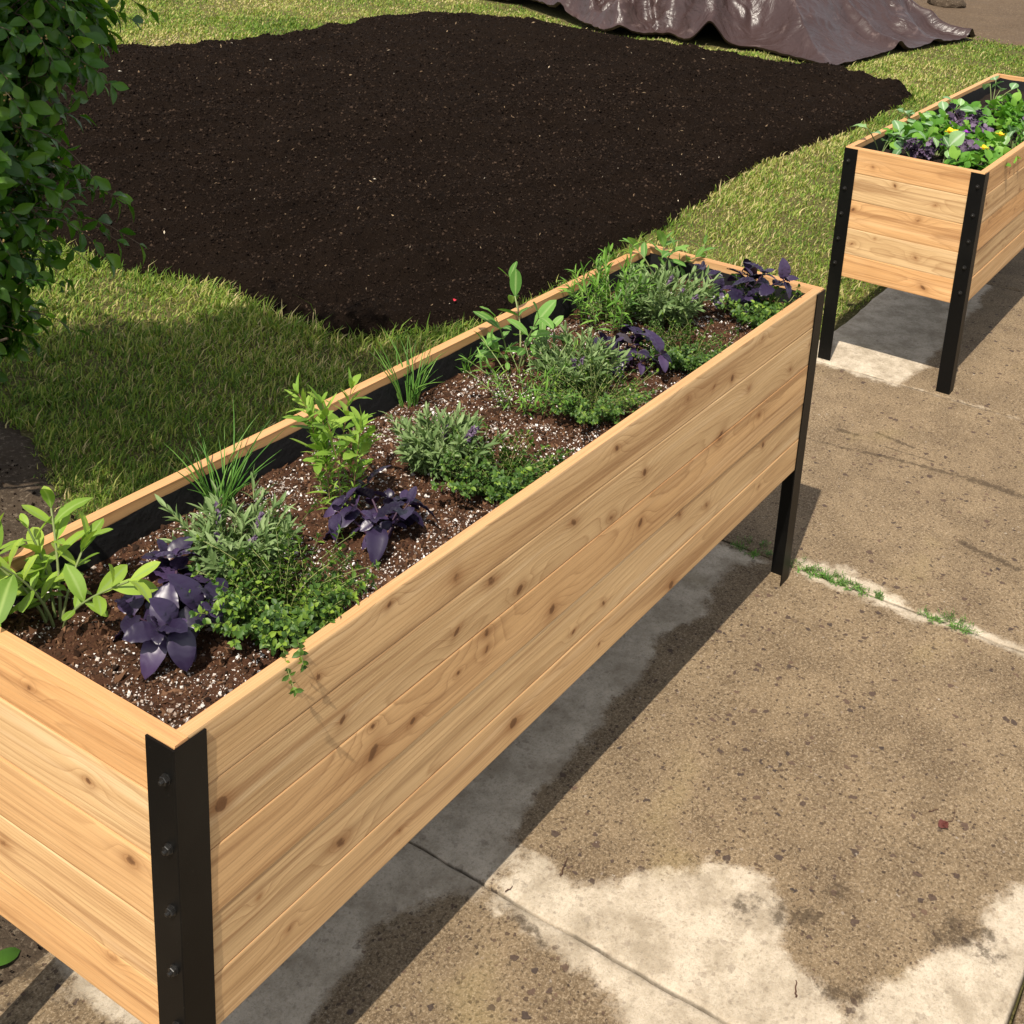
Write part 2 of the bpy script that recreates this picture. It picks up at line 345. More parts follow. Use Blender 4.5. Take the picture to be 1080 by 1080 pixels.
PALE = [
 [(.648, .036), (.77, .024), (.748, -.069), (.795, -.153), (.907, -.239), (.956, -.325), (.923, -.401), (.839, -.429), (.807, -.475), (.779, -.565), (.852, -.569), (.939, -.601), (1.04, -.68), (1.117, -.69), (1.2, -.72), (1.2, -.77), (.3, -.80), (.45, -.5), (.56, -.296), (.592, -.256), (.624, -.185), (.613, -.077), (.627, .018)],
 [(.20, .106), (.484, .12), (.538, .107), (.613, .068), (.648, .036), (.77, .024), (.774, .056), (.997, .091), (1.211, .102), (1.408, .111), (1.485, .122), (1.666, .101), (1.796, .106), (1.86, .057), (1.875, .5), (.17, .6), (.165, .451), (.136, .435), (.143, .369), (.158, .295)],
 [(1.86, .02), (1.940, .005), (1.962, -.10), (1.930, -.19), (1.915, -.271), (1.905, -.366), (1.91, -.7), (1.87, -.7), (1.87, -.3)],
 [(3.10, .60), (3.341, .60), (6.8, .6), (6.8, .17), (4.8, .179), (3.931, .165), (3.595, .147), (3.42, .15), (3.366, .16), (3.325, .147), (3.198, .155), (3.09, .172)],
]
STAIN = [((2.545, .25), (2.57, .08), .010), ((2.57, .10), (2.60, -.08), .014), ((2.60, -.07), (2.615, -.20), .018), ((2.615, -.18), (2.605, -.42), .026), ((2.605, -.4), (2.60, -.8), .02), ((2.66, .22), (2.67, .14), .016), ((2.645, .05), (2.65, -.10), .007),
         ((.863, -.333), (.88, -.345), .045), ((.924, -.435), (.90, -.40), .06), ((1.02, -.70), (1.035, -.65), .055), ((.99, -.449), (1.0, -.46), .03), ((1.0, -.62), (1.06, -.69), .035), ((.79, -.50), (.83, -.56), .03),
         ((2.25, -.30), (2.22, -.45), .02), ((2.75, -.35), (2.72, -.6), .02), ((.13, .5), (.06, .56), .03), ((.10, .47), (.02, .50), .02), ((.62, -.1), (.64, -.02), .02), ((2.72, .1), (2.70, -.02), .012)]
xj = [-3.0, -1.78, -.56, .661, 1.885, 3.113, 4.33, 5.55, 6.77, 7.99, 9.2, 10.4, 11.6]
g = Geo()
for (y0, y1, fine) in ((-.763, .515, 1), (-2.04, -.771, 0), (-3.3, -2.05, 0)):
    for i in range(len(xj) - 1):
        x0, x1 = xj[i] + .0022, xj[i + 1] - .0022
        st = .010 if (fine and x1 < 5 and x0 > -1) else .03
        nx = int((x1 - x0) / st) + 1; ny = int((y1 - y0) / st) + 1
        u = np.linspace(x0, x1, nx); v = np.linspace(y0, y1, ny)
        u = np.concatenate([[x0, x0], [x0 + .0025], u[1:-1], [x1 - .0025], [x1, x1]]); v = np.concatenate([[y0, y0], [y0 + .004], v[1:-1], [y1 - .004], [y1, y1]])
        X, Y = np.meshgrid(u, v, indexing='ij')
        Z = GZ + .0016 * fbm(X * 4, Y * 4, seed=21) + np.zeros_like(X)
        e = np.minimum(np.minimum(X - x0, x1 - X), np.minimum(Y - y0, y1 - Y)); Z = Z - .003 * (1 - sstep(0, .004, e)) - .004 * np.clip(fbm(X * 25, Y * 25, seed=4), 0, 1) * (1 - sstep(0, .02, e))
        # uneven worn edges
        Xw = X + .003 * fbm(X * 2, Y * 18, seed=8) * (1 - sstep(0, .03, np.minimum(X - x0, x1 - X)))
        Yw = Y + (.012 if y1 == .515 else .003) * fbm(X * 7, Y * 2, seed=9) * (1 - sstep(0, .05, y1 - Y))
        Z[0, :] = Z[-1, :] = -.055; Z[:, 0] = Z[:, -1] = -.055
        wx = X + .035 * fbm(X * 7, Y * 7, o=5, seed=31); wy = Y + .035 * fbm(X * 7, Y * 7, o=5, seed=32)
        dry = np.zeros_like(X)
        if st == .010:
            for P in PALE: dry = np.maximum(dry, sstep(-.045, .045, sdist(wx, wy, P)))
        else: dry = sstep(.05, .3, fbm(X * 1.2, Y * 1.2, seed=77))
        jd = np.minimum(np.abs(X - x0), np.abs(x1 - X)); dry = np.maximum(dry, .42 * (1 - sstep(0.0, .03, jd + .01 * fbm(X * 12, Y * 12, seed=5))) * (X > 1.9))
        stain = np.zeros_like(X)
        for a, b, r in STAIN:
            if st == .010: stain = np.maximum(stain, np.clip((1.3 if a[0] > 1.9 else 1.15) - segd(X * .75 + wx * .25, Y, a, b) / r * .8, 0, 1.25))
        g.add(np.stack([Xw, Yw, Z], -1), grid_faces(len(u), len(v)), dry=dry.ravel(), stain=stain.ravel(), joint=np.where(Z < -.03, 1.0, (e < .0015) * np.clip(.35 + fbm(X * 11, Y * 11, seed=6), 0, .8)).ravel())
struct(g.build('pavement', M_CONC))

SOILP = [(4.2, 7.0), (4.745, 6.495), (5.023, 5.938), (6.08, 5.857), (7.313, 6.016), (7.95, 5.772), (8.16, 5.202), (8.05, 4.3), (8.10, 3.918), (8.18, 3.2), (8.15, 2.688), (8.22, 2.313), (8.02, 1.72), (7.44, 1.703), (6.614, 1.655), (5.436, 1.744), (4.108, 1.596), (3.47, 1.551), (2.76, 1.512), (2.502, 1.608), (2.271, 1.787), (2.26, 2.082), (2.324, 2.427), (2.244, 2.738), (2.208, 3.01), (2.3, 3.816), (2.5, 5.027), (2.9, 6.4)]
def soil_h(X, Y):
    wx = X + .05 * fbm(X * 5, Y * 5, seed=51); wy = Y + .05 * fbm(X * 5, Y * 5, seed=52)
    d = sdist(wx, wy, SOILP) - .02
    h = -.06 + .095 * sstep(-.05, .05, d) + .05 * sstep(.0, .7, d)
    amp = sstep(-.03, .10, d)
    h = h + amp * (.045 * fbm(X * 1.6, Y * 1.6, seed=61) + .024 * fbm(X * 6, Y * 6, seed=62) + .018 * np.abs(fbm(X * 22, Y * 22, seed=63)) + .012 * fbm(X * 48, Y * 48, o=2, seed=64))
    h = h + amp * .016 * np.sin((X * .35 + Y) * 22 + 3 * fbm(X * 1.1, Y * 1.1, seed=65)) * np.clip(fbm(X, Y, seed=66) + .4, 0, 1)
    return h, d
u = np.concatenate([np.arange(2.1, 4.5, .012), np.arange(4.5, 8.6, .02)]); v = np.concatenate([np.arange(1.4, 3.4, .013), np.arange(3.4, 7.1, .022)])
X, Y = np.meshgrid(u, v, indexing='ij'); Z, D = soil_h(X, Y)
F = grid_faces(len(u), len(v)); keep = (D.ravel()[F] > -.07).any(1)
g = Geo(); g.add(np.stack([X, Y, Z], -1), F[keep]); struct(g.build('soil_bed', M_SOIL))
# clods and chips on the bed
def scatter_poly(N, poly, near=None):
    P = np.array(poly); lo, hi = P.min(0), P.max(0); out = []
    while sum(len(o) for o in out) < N:
        q = rng.uniform(lo, hi, (N * 3, 2)); q = q[inpoly(q[:, 0], q[:, 1], poly)]
        if near: q = q[rng.random(len(q)) < np.clip((near / np.hypot(q[:, 0] - CAM[0], q[:, 1] - CAM[1])) ** 2.2, 0, 1)]
        out.append(q)
    return np.concatenate(out)[:N]
q = scatter_poly(95000, SOILP, 4.4); h, _ = soil_h(q[:, 0], q[:, 1]); dist = np.hypot(*(q - CAM[:2]).T)
s = np.minimum(rng.lognormal(0, .5, len(q)), 2.6) * .0021 * np.clip(dist / 3.5, 1, 2.0)
g = Geo(); g.inst(OCT_V, OCT_F, randrot(len(q), s[:, None] * rng.uniform(.6, 1.3, (len(q), 3))), np.column_stack([q, h + s * .3])); 
tag(g.build('soil_crumbs', M_CLOD, smooth=False), 'loose dark crumbs of soil lying over the raked black bed', 'soil', kind='stuff')
q = scatter_poly(420, SOILP, 4.5); h, _ = soil_h(q[:, 0], q[:, 1]); dist = np.hypot(*(q - CAM[:2]).T)
g = Geo(); s = rng.uniform(.002, .0055, len(q)) * np.clip(dist / 4.5, 1, 2)
g.inst(OCT_V, OCT_F, randrot(len(q), np.column_stack([s * 1.6, s * .55, s * .3])), np.column_stack([q, h + .003]), rnd=rng.random(len(q)) ** 1.6)
tag(g.build('wood_chips', M_CHIP, smooth=False), 'tiny pale wood chips scattered over the black soil bed', 'wood chips', kind='stuff')

# bare earth beyond the tarp and the little bed by the shrub
g = Geo(); u = np.arange(10.9, 24, .07); v = np.arange(-2, 7, .09); X, Y = np.meshgrid(u, v, indexing='ij')
EX = 11.15 + .12 * fbm(Y * 2, Y * 0 + 1, seed=90) + (Y - 2) * .02
Z = -.028 + .022 * fbm(X * 2.2, Y * 2.2, seed=91) + .03 * np.clip(fbm(X * 7, Y * 7, seed=92), 0, 1); Z = np.where(X < EX, -.07, Z)
g.add(np.stack([X, Y, Z], -1), grid_faces(len(u), len(v))); struct(g.build('bare_earth', M_EARTH))
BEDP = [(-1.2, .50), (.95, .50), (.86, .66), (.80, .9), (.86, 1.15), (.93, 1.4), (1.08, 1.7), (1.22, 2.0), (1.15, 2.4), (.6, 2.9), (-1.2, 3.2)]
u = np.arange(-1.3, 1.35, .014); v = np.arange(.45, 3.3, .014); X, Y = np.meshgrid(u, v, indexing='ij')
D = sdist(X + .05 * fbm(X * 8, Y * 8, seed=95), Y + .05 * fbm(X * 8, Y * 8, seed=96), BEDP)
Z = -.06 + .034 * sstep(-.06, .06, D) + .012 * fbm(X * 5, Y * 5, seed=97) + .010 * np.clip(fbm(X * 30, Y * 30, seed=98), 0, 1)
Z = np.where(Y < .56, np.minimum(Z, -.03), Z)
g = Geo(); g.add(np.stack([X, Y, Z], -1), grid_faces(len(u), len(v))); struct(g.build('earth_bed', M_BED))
q = np.column_stack([rng.uniform(-.4, 1.1, 5000), rng.uniform(.53, 2.2, 5000)]); q = q[inpoly(q[:, 0], q[:, 1], BEDP)]
g = Geo(); s = rng.lognormal(0, .4, len(q)) * .0022; g.inst(OCT_V, OCT_F, randrot(len(q), s[:, None] * rng.uniform(.5, 1.4, (len(q), 3))), np.column_stack([q, np.full(len(q), -.024)]))
tag(g.build('earth_crumbs', M_CLOD, smooth=False), 'small clods of earth on the bare bed beside the shrub', 'soil', kind='stuff')

# ------------------------------------------------------------------ grass
TARPP = [(9.05, 6.4), (9.02, 5.85), (8.72, 5.25), (8.278, 4.40), (8.62, 4.05), (8.50, 3.766), (8.719, 3.261), (8.446, 2.503), (9.0, 2.50), (9.569, 2.447), (9.896, 2.37), (11.057, 2.158), (11.546, 2.946), (12.4, 3.7), (13.2, 4.8), (13.0, 6.4), (12.0, 7.6), (10.4, 7.4)]
N = 2600000
r = rng.random(N); q = np.column_stack([.55 + 13 * r ** 1.7, rng.uniform(.47, 10, N)])
dens0 = 1 / (13 * 1.7 * r ** .7 + .3) / 9.53 * N     # current density
dist = np.hypot(q[:, 0] - CAM[0], q[:, 1] - CAM[1])
target = np.clip(30000 * (2.8 / dist) ** 1.35, 0, 30000)
az = np.degrees(np.arctan2(q[:, 0] - CAM[0], q[:, 1] - CAM[1]))
ok = (rng.random(N) < target / dens0) & (az > 22) & (az < 92)
q = q[ok]; dist = dist[ok]
ns = .03 * fbm(q[:, 0] * 14, q[:, 1] * 14, seed=41)
sd = sdist(q[:, 0], q[:, 1], SOILP); td = sdist(q[:, 0], q[:, 1], TARPP); bd = sdist(q[:, 0], q[:, 1], BEDP)
edge_y = .512 + .02 * fbm(q[:, 0] * 6, q[:, 0] * 0, seed=42) + .03 * (q[:, 0] > 3)
ok = (sd < .01 + ns) & (td < -.01) & (bd < .03 + 2 * ns - .06 * rng.random(len(q))) & (q[:, 1] > edge_y) & (q[:, 0] < 11.15 + .12 * vn(q[:, 1] * 2, 1) + .1)
q = q[ok]; dist = dist[ok]; sd = sd[ok]
hue = fbm(q[:, 0] * 1.1, q[:, 1] * 1.1, seed=43) ; hue2 = fbm(q[:, 0] * 6, q[:, 1] * 6, seed=44)
thin = (rng.random(len(q)) < .62 + .6 * hue2 + .25); q = q[thin]; dist = dist[thin]; hue = hue[thin]; hue2 = hue2[thin]; sd = sd[thin]
n = len(q); wsc = np.clip((dist / 2.8) ** .72, 1, 5)
ln = rng.lognormal(0, .36, n) * (.026 + .014 * hue2 + .010 * (sd > -.12)) * np.where(q[:, 0] > 2.6, .80, 1)
rnd = np.clip(.44 + .40 * hue + .14 * sstep(4, 8, dist) - .06 * (q[:, 0] < 2.2) + .24 * rng.normal(size=n), 0, .999)
a = rng.uniform(0, 2 * math.pi, n); lean = rng.uniform(.1, 1.9, n); kink = rng.uniform(.0, 1.2, n)
dx = np.column_stack([np.cos(a), np.sin(a), np.zeros(n)]); up = np.array([0, 0, 1.0]); sdv = np.column_stack([-np.sin(a + .6), np.cos(a + .6), np.zeros(n)])
base = np.column_stack([q, np.full(n, -.042)]); w = (rng.uniform(.0011, .0021, n) * wsc)[:, None]
p1 = base + (ln * .55)[:, None] * nrm(dx * lean[:, None] * .6 + up); p2 = p1 + (ln * .5)[:, None] * nrm(dx * (lean + kink)[:, None] + up * .8)
V = np.stack([base - sdv * w, base + sdv * w, p1 - sdv * w * .8, p1 + sdv * w * .8, p2], 1)
i0 = np.arange(n) * 5
g = Geo(); g.add(V.reshape(-1, 3), np.stack([i0, i0 + 1, i0 + 3, i0 + 2], 1), rnd=np.repeat(rnd, 5)); g.f.append(np.stack([i0 + 2, i0 + 3, i0 + 4], 1))
tag(g.build('grass', M_GRASS), 'short patchy green and straw coloured lawn grass round the soil bed', 'grass', kind='stuff')
print('grass blades', n)

# ------------------------------------------------------------------ tarp over a pile
g = Geo(); c0 = np.array([10.7, 4.7]); nth, nr = 900, 110
th = np.linspace(0, 2 * math.pi, nth, endpoint=False); P = np.array(TARPP)
R = np.zeros(nth)
for i in range(len(P)):
    a, b = P[i] - c0, P[(i + 1) % len(P)] - c0; d = b - a
    den = np.cos(th) * d[1] - np.sin(th) * d[0]; t = (a[0] * d[1] - a[1] * d[0]) / den; s_ = (a[0] * np.sin(th) - a[1] * np.cos(th)) / den
    okk = (t > 0) & (s_ >= 0) & (s_ <= 1); R = np.where(okk, np.maximum(R, t), R)
R = np.where(R == 0, np.roll(R, 1), R); R = R * (1 + .010 * fbm(np.cos(th) * 9, np.sin(th) * 9, seed=70))
rr = np.linspace(0, 1, nr) ** .8; th = np.where(th > math.pi * 2, th - math.pi * 2, th); TH, RR = np.meshgrid(th, rr, indexing='ij'); X = c0[0] + RR * R[:, None] * np.cos(TH); Y = c0[1] + RR * R[:, None] * np.sin(TH)
fl = 1 - sstep(.12, .98, RR)
Z = 1.45 * fl ** 1.0
Z += .22 * fbm(X * .9, Y * .9, seed=71) * np.clip(fl * 2, 0, 1)
lump = np.exp(-(((X - 9.6) / .7) ** 2 + ((Y - 5.2) / .6) ** 2)) * .30 + np.exp(-(((X - 9.15) / .45) ** 2 + ((Y - 4.45) / .35) ** 2)) * .16; Z += lump
wr = RR ** 1.2
fold = 1 - np.abs(fbm(np.cos(TH) * 6 + RR * 3.4, np.sin(TH) * 6 + RR * 2.6, seed=72)) * 2.4
lump_side = sstep(3.2, 4.2, Y)       # the left side is far more crumpled
Z += wr * (.025 + .045 * lump_side) * np.clip(fold, -.3, 1) * sstep(-.03, .25, 1 - RR)
cr = 1 - np.abs(fbm(X * 2.6 + .8 * fbm(X * 3, Y * 3, seed=73), Y * 2.6, seed=74)) * 2; Z += (.018 + .11 * lump_side) * cr * np.clip((1 - RR) * 6, 0, 1)
cr = 1 - np.abs(fbm(X * 8, Y * 8 + .5 * fbm(X * 4, Y * 4, seed=75), seed=76)) * 2; Z += (.003 + .012 * lump_side) * cr
# lifted hem: the dark opening and a few bumps
def hem(ang, wdt, hh):
    d = (TH - ang + math.pi) % (2 * math.pi) - math.pi; return np.exp(-(d / wdt) ** 2) * hh * sstep(.60, .93, RR)
def angof(x, y): return math.atan2(y - c0[1], x - c0[0]) % (2 * math.pi)
Z += hem(angof(8.50, 3.60), .045, .17) + hem(angof(8.9, 5.1), .05, .07) + hem(angof(8.35, 4.35), .03, .05) + hem(angof(9.7, 2.42), .03, .07) + hem(angof(10.95, 2.17), .022, .08) + hem(angof(10.3, 2.3), .05, .04)
def ridge(fx, sd, k=3.2, wrp=.35):
    wX = X + wrp * fbm(X * 1.1, Y * 1.1, seed=sd + 5); wY = Y + wrp * fbm(X * 1.1, Y * 1.1, seed=sd + 6)
    return np.clip(1 - k * np.abs(vn(wX * fx, wY * fx, seed=sd)), -.3, 1)
mid = np.clip((1 - RR) * 7, 0, 1)
Z += mid * (.30 * lump_side * ridge(1.1, 310, 3.8) + .15 * lump_side * ridge(2.1, 320, 4.2) + (.006 + .05 * lump_side) * ridge(5.0, 330) + .05 * ridge(.9, 340, 6) + .016 * ridge(2.2, 350, 7) + (.001 + .008 * lump_side) * ridge(11, 360, 4, .1))
Z -= .10 * mid * np.exp(-((TH - angof(8.45, 3.9)) / .035) ** 2) * sstep(.3, .8, RR) + .12 * mid * np.exp(-((TH - angof(8.6, 5.0)) / .05) ** 2) * sstep(.2, .7, RR)
Z = np.maximum(Z, 0) + -.012 + .010 * (1 + fbm(X * 10, Y * 10, seed=78))
idx = grid_faces(nth, nr); wrap = np.stack([(nth - 1) * nr + np.arange(nr - 1), np.arange(nr - 1), np.arange(nr - 1) + 1, (nth - 1) * nr + np.arange(nr - 1) + 1], 1)
g.add(np.stack([X, Y, Z], -1), np.concatenate([idx, wrap]))
# turned-under hem strip
e = np.stack([X[:, -1], Y[:, -1], Z[:, -1]], -1); inn = e.copy(); inn[:, 0] = c0[0] + (e[:, 0] - c0[0]) * .985; inn[:, 1] = c0[1] + (e[:, 1] - c0[1]) * .985; inn[:, 2] = e[:, 2] - .022
V = np.stack([e, inn], 1).reshape(-1, 3); i0 = np.arange(nth) * 2; i1 = (np.arange(nth) + 1) % nth * 2
g.add(V, np.stack([i0, i0 + 1, i1 + 1, i1], 1))
tag(g.build('tarp', M_TARP), 'crumpled brown plastic tarp draped over a pile behind the black soil bed', 'tarp')

def rock(name, loc, sc, mat, label, cat, seed=1, kind=None):
    import bmesh
    bm = bmesh.new(); bmesh.ops.create_icosphere(bm, subdivisions=4, radius=1); v = np.array([x.co[:] for x in bm.verts]); f = np.array([[q.index for q in p.verts] for p in bm.faces]); bm.free()
    v = v * (1 + .22 * fbm(v[:, 0] * 1.5 + seed, v[:, 1] * 1.5, v[:, 2] * 1.5, seed=seed) [:, None] + .06 * fbm(v[:, 0] * 5, v[:, 1] * 5 + seed, v[:, 2] * 5, seed=seed + 3)[:, None])
    g = Geo(); g.add(v * np.array(sc), f, rnd=.5); o = g.build(name, mat); o.location = loc; return tag(o, label, cat)
rock('earth_clump', (13.2, 3.10, .0), (.22, .20, .09), M_BED, 'dark clump of dug earth on the bare ground beyond the tarp', 'clod', 11)

# ------------------------------------------------------------------ planters
def plank_panel(name, ulen, seams, knots, place, parent, seed, thick=.019, res=.0032, u0=0.0, tones=None):
    rg = np.random.default_rng(seed); g = Geo()
    for k in range(len(seams) - 1):
        v0, v1 = seams[k] + .0003, seams[k + 1] - .0003
        if k == len(seams) - 2: v1 = seams[-1]
        nu = int(ulen / res) + 1; nv = max(8, int((v1 - v0) / res))
        U = np.linspace(0, ulen, nu); Vv = np.concatenate([[v0, v0 + .0008, v0 + .0022], np.linspace(v0, v1, nv)[1:-1], [v1 - .0022, v1 - .0008, v1]])
        Vv = np.sort(Vv); nvv = len(Vv)
        UU, VV = np.meshgrid(U, Vv, indexing='ij')
        cen = (v0 + v1) / 2; hw = (v1 - v0) / 2; a = (VV - cen) / hw
        off = rg.uniform(-1.3, 1.3); drift = off + 1.0 * fbm(UU * .7 + rg.uniform(0, 90), UU * 0, o=2, seed=seed + k)
        q = a - drift; A = rg.uniform(1.2, 2.8); B = rg.uniform(1.0, 4.0) * rg.choice([-1, 1])
        ph = A * q * q + B * UU + .5 * fbm(UU * 5 + k * 7, a * 1.2, seed=seed + 9 + k) + 40
        kn = np.zeros_like(UU); halo = np.zeros_like(UU)
        for (ku, kv, ks) in knots:
            ks = ks * rg.uniform(.75, 1.55)
            if not (v0 - .02 < kv < v1 + .02): continue
            du, dv = UU + u0 - ku, VV - kv
            an = rg.uniform(-.5, .5); asp = rg.uniform(.65, 1.25); kstr = rg.uniform(.5, 1.0)
            r = np.sqrt((du / asp + an * dv) ** 2 + (dv + an * du * .5) ** 2) / ks
            ph = ph + rg.uniform(2.2, 4.4) * np.exp(-np.sqrt((du / (ks * 3.6)) ** 2 + (dv / (ks * 2.0)) ** 2 + .05))
            kn = np.maximum(kn, kstr * np.exp(-(r / .95) ** 3)); halo = np.maximum(halo, (.5 + .4 * kstr) * np.exp(-(r / 1.7) ** 2) + .42 * np.exp(-(du / (ks * 5)) ** 2 - ((dv + .3 * ks * np.sin(du * 60)) / (ks * .8)) ** 2))
        tone = rg.random() if tones is None else tones[k % len(tones)]
        tilt = rg.uniform(-.0010, .0010); cup = rg.uniform(-.0006, .0006); dep = rg.uniform(-.0006, .0006)
        e = np.minimum(VV - v0, v1 - VV)
        Wd = dep + tilt * a + cup * a * a - .0007 * (1 - sstep(0, .0022, e)) + .0005 * fbm(UU * 2.5, VV * 45, seed=seed + 3) + .00012 * fbm(UU * 9, VV * 260, seed=seed + 4)
        face = place(UU, VV, Wd)
        at = dict(wu=(UU + seed * 3.1 + k * 5.7).ravel(), wv=VV.ravel(), ww=np.full(UU.size, k * .37), phase=ph.ravel(), knot=kn.ravel(), halo=halo.ravel(), tone=tone, top=0.0)
        g.add(face, grid_faces(nu, nvv), **at)
        # top face strip, shared outline with the outer edge
        wds = np.linspace(0, -thick, 5); U2, W2 = np.meshgrid(U, wds, indexing='ij'); Wt = W2.copy(); Wt[:, 0] = Wd[:, -1]
        Vt = np.full_like(U2, v1); 
        if k == len(seams) - 2: Vt = Vt + .0007 * fbm(U2 * 6, W2 * 60, seed=seed + 5)
        Vt[:, 0] = v1
        ph2 = ph[:, -1][:, None] + (W2 / .004)
        g.add(place(U2, Vt, Wt), grid_faces(nu, 5), wu=(U2 + seed * 3.1 + k).ravel(), wv=(W2 + 3).ravel(), ww=k * .37, phase=ph2.ravel(), knot=np.repeat(kn[:, -1], 5), halo=np.repeat(halo[:, -1], 5), tone=tone, top=1.0)
        # bottom, back and ends
        for (Va, Wa, Vb, Wb) in ((v0, 0, v0, -thick), (v0, -thick, v1, -thick)):
            U3 = np.array([[0, 0], [ulen, ulen]]); V3 = np.array([[Va, Vb], [Va, Vb]]); W3 = np.array([[Wa, Wb], [Wa, Wb]], float)
            if Wa == 0: W3[:, 0] = -.002 + dep
            g.add(place(U3, V3, W3), [[0, 2, 3, 1]], wu=(U3 + k).ravel(), wv=V3.ravel(), ww=k, phase=(V3 * 60).ravel(), tone=tone, top=.3)
        for Ue in (0, ulen):
            U3 = np.full((2, 2), Ue, float); V3 = np.array([[v0, v0], [v1, v1]]); W3 = np.array([[-.001, -thick]] * 2)
            g.add(place(U3, V3, W3), [[0, 1, 3, 2]], wu=W3.ravel() * 5, wv=V3.ravel(), ww=k, phase=(V3 * 200).ravel(), tone=tone, top=1.0)
    return g.build(name, M_WOOD, parent)
def hexnut():
    g = Geo(); th = np.arange(24) / 24 * 2 * math.pi
    def ring(r, x): return np.column_stack([np.full(len(r), x), r * np.cos(th), r * np.sin(th)])
    wash = np.full(24, .0068); hexr = .0052 / np.maximum(np.cos((th + math.pi / 6) % (math.pi / 3) - math.pi / 6), .5); hs = hexr * .92; st = np.full(24, .0027)
    rings = [ring(wash, 0), ring(wash, -.0012), ring(hexr, -.0013), ring(hexr, -.0048), ring(hs, -.0056), ring(st * 1.1, -.0058), ring(st, -.009), ring(st * .7, -.0096), ring(st * 0, -.0097)]
    V = np.concatenate(rings); f = []
    for k in range(len(rings) - 1):
        for j in range(24): f.append([k * 24 + j, k * 24 + (j + 1) % 24, (k + 1) * 24 + (j + 1) % 24, (k + 1) * 24 + j])
    return V, np.array(f)
BV, BF = hexnut()
SEAMS = [.292, .372, .462, .556, .648, .730]
def make_planter(loc, label, kf, ke, seed, foot, bolty, tf=None, te=None, res=.0032):
    t = empty('raised_planter', loc, label, 'planter', 'raised cedar planters on the pavement')
    i = .003; T = .019
    plank_panel('end_panel', W - 2 * i, SEAMS, ke, lambda u, v, w: np.stack([i - w, i + u, v], -1), t, seed + 1, res=res, u0=i, tones=te)
    plank_panel('side_panel', L - 2 * i - 2 * T, SEAMS, kf, lambda u, v, w: np.stack([i + T + u, i - w, v], -1), t, seed + 2, res=res, u0=i + T, tones=tf)
    kb = [(np.random.default_rng(seed + j).uniform(.1, 1.7), np.random.default_rng(seed + 50 + j).uniform(.3, .72), .006) for j in range(18)]
    plank_panel('side_panel', L - 2 * i - 2 * T, SEAMS, kb, lambda u, v, w: np.stack([L - i - T - u, W - i + w, v], -1), t, seed + 3, res=.008)
    plank_panel('end_panel', W - 2 * i, SEAMS, kb, lambda u, v, w: np.stack([L - i + w, W - i - u, v], -1), t, seed + 4, res=.008)
    # liner: four draped inner walls and a floor
    g = Geo(); x0, x1, y0, y1 = i + T + .001, L - i - T - .001, i + T + .001, W - i - T - .001
    per = [(x0, y0), (x1, y0), (x1, y1), (x0, y1)]
    for k in range(4):
        a, b = np.array(per[k]), np.array(per[(k + 1) % 4]); n_ = 160; s_ = np.linspace(0, 1, n_); d = (b - a); nn = np.array([-d[1], d[0]]) / np.linalg.norm(d)
        zz = np.linspace(0, 1, 12); S, ZZ = np.meshgrid(s_, zz, indexing='ij'); pu = S * np.linalg.norm(d)
        topz = H - .013 + .005 * fbm(pu * 9, pu * 0 + k, seed=seed + 7)
        off = .0025 + .0035 * (1 + fbm(pu * 14, ZZ * 3, seed=seed + 8 + k)) * np.clip(1 - ZZ * .7, .2, 1)
        Pp = a + d * S[..., None] + nn * off[..., None]
        g.add(np.concatenate([Pp, (.30 + (topz - .30) * ZZ)[..., None]], -1), grid_faces(n_, 12))
    g.add([[x0, y0, .30], [x1, y0, .30], [x1, y1, .30], [x0, y1, .30]], [[0, 1, 2, 3]])
    g.build('liner', M_LINER, t)
    FW, TH_ = .045, .0028
    for sx in (0, 1):
        for sy in (0, 1):
            # L section extruded : corner at the outer edge, slight bevel on the outer arris
            prof = [(0.0012, 0), (FW, 0), (FW, TH_), (TH_, TH_), (TH_, FW), (0, FW), (0, .0012)]
            zt = H - .0035; zb = GZ + foot[sx * 2 + sy]
            V = []; 
            for z in (zb, zt):
                for px, py in prof: V.append([(px if sx == 0 else L - px), (py if sy == 0 else W - py), z])
            nP = len(prof); F4 = [[a, (a + 1) % nP, nP + (a + 1) % nP, nP + a] for a in range(nP)]
            g = Geo(); g.add(V, F4); g.f.append(np.array([[0, 1, 2, 3], [0, 3, 4, 5], [nP, nP + 3, nP + 2, nP + 1], [nP, nP + 5, nP + 4, nP + 3]])); g.f.append(np.array([[0, 5, 6], [nP, nP + 6, nP + 5]]))
            leg = g.build('leg', M_METAL, t, smooth=False)
            for kz, z in enumerate((.685, .592, .506, .420, .335)):
                g = Geo(); s = 1 if sx == 0 else -1; v = BV.copy(); an = rng.uniform(0, 1); ca, sa = math.cos(an), math.sin(an)
                v = np.column_stack([v[:, 0], v[:, 1] * ca - v[:, 2] * sa, v[:, 1] * sa + v[:, 2] * ca]); v[:, 0] *= s
                v = v + np.array([0 if sx == 0 else L, bolty if sy == 0 else W - bolty, z]); g.add(v, BF); g.build('bolt', M_BOLT, leg, smooth=False)
    return t
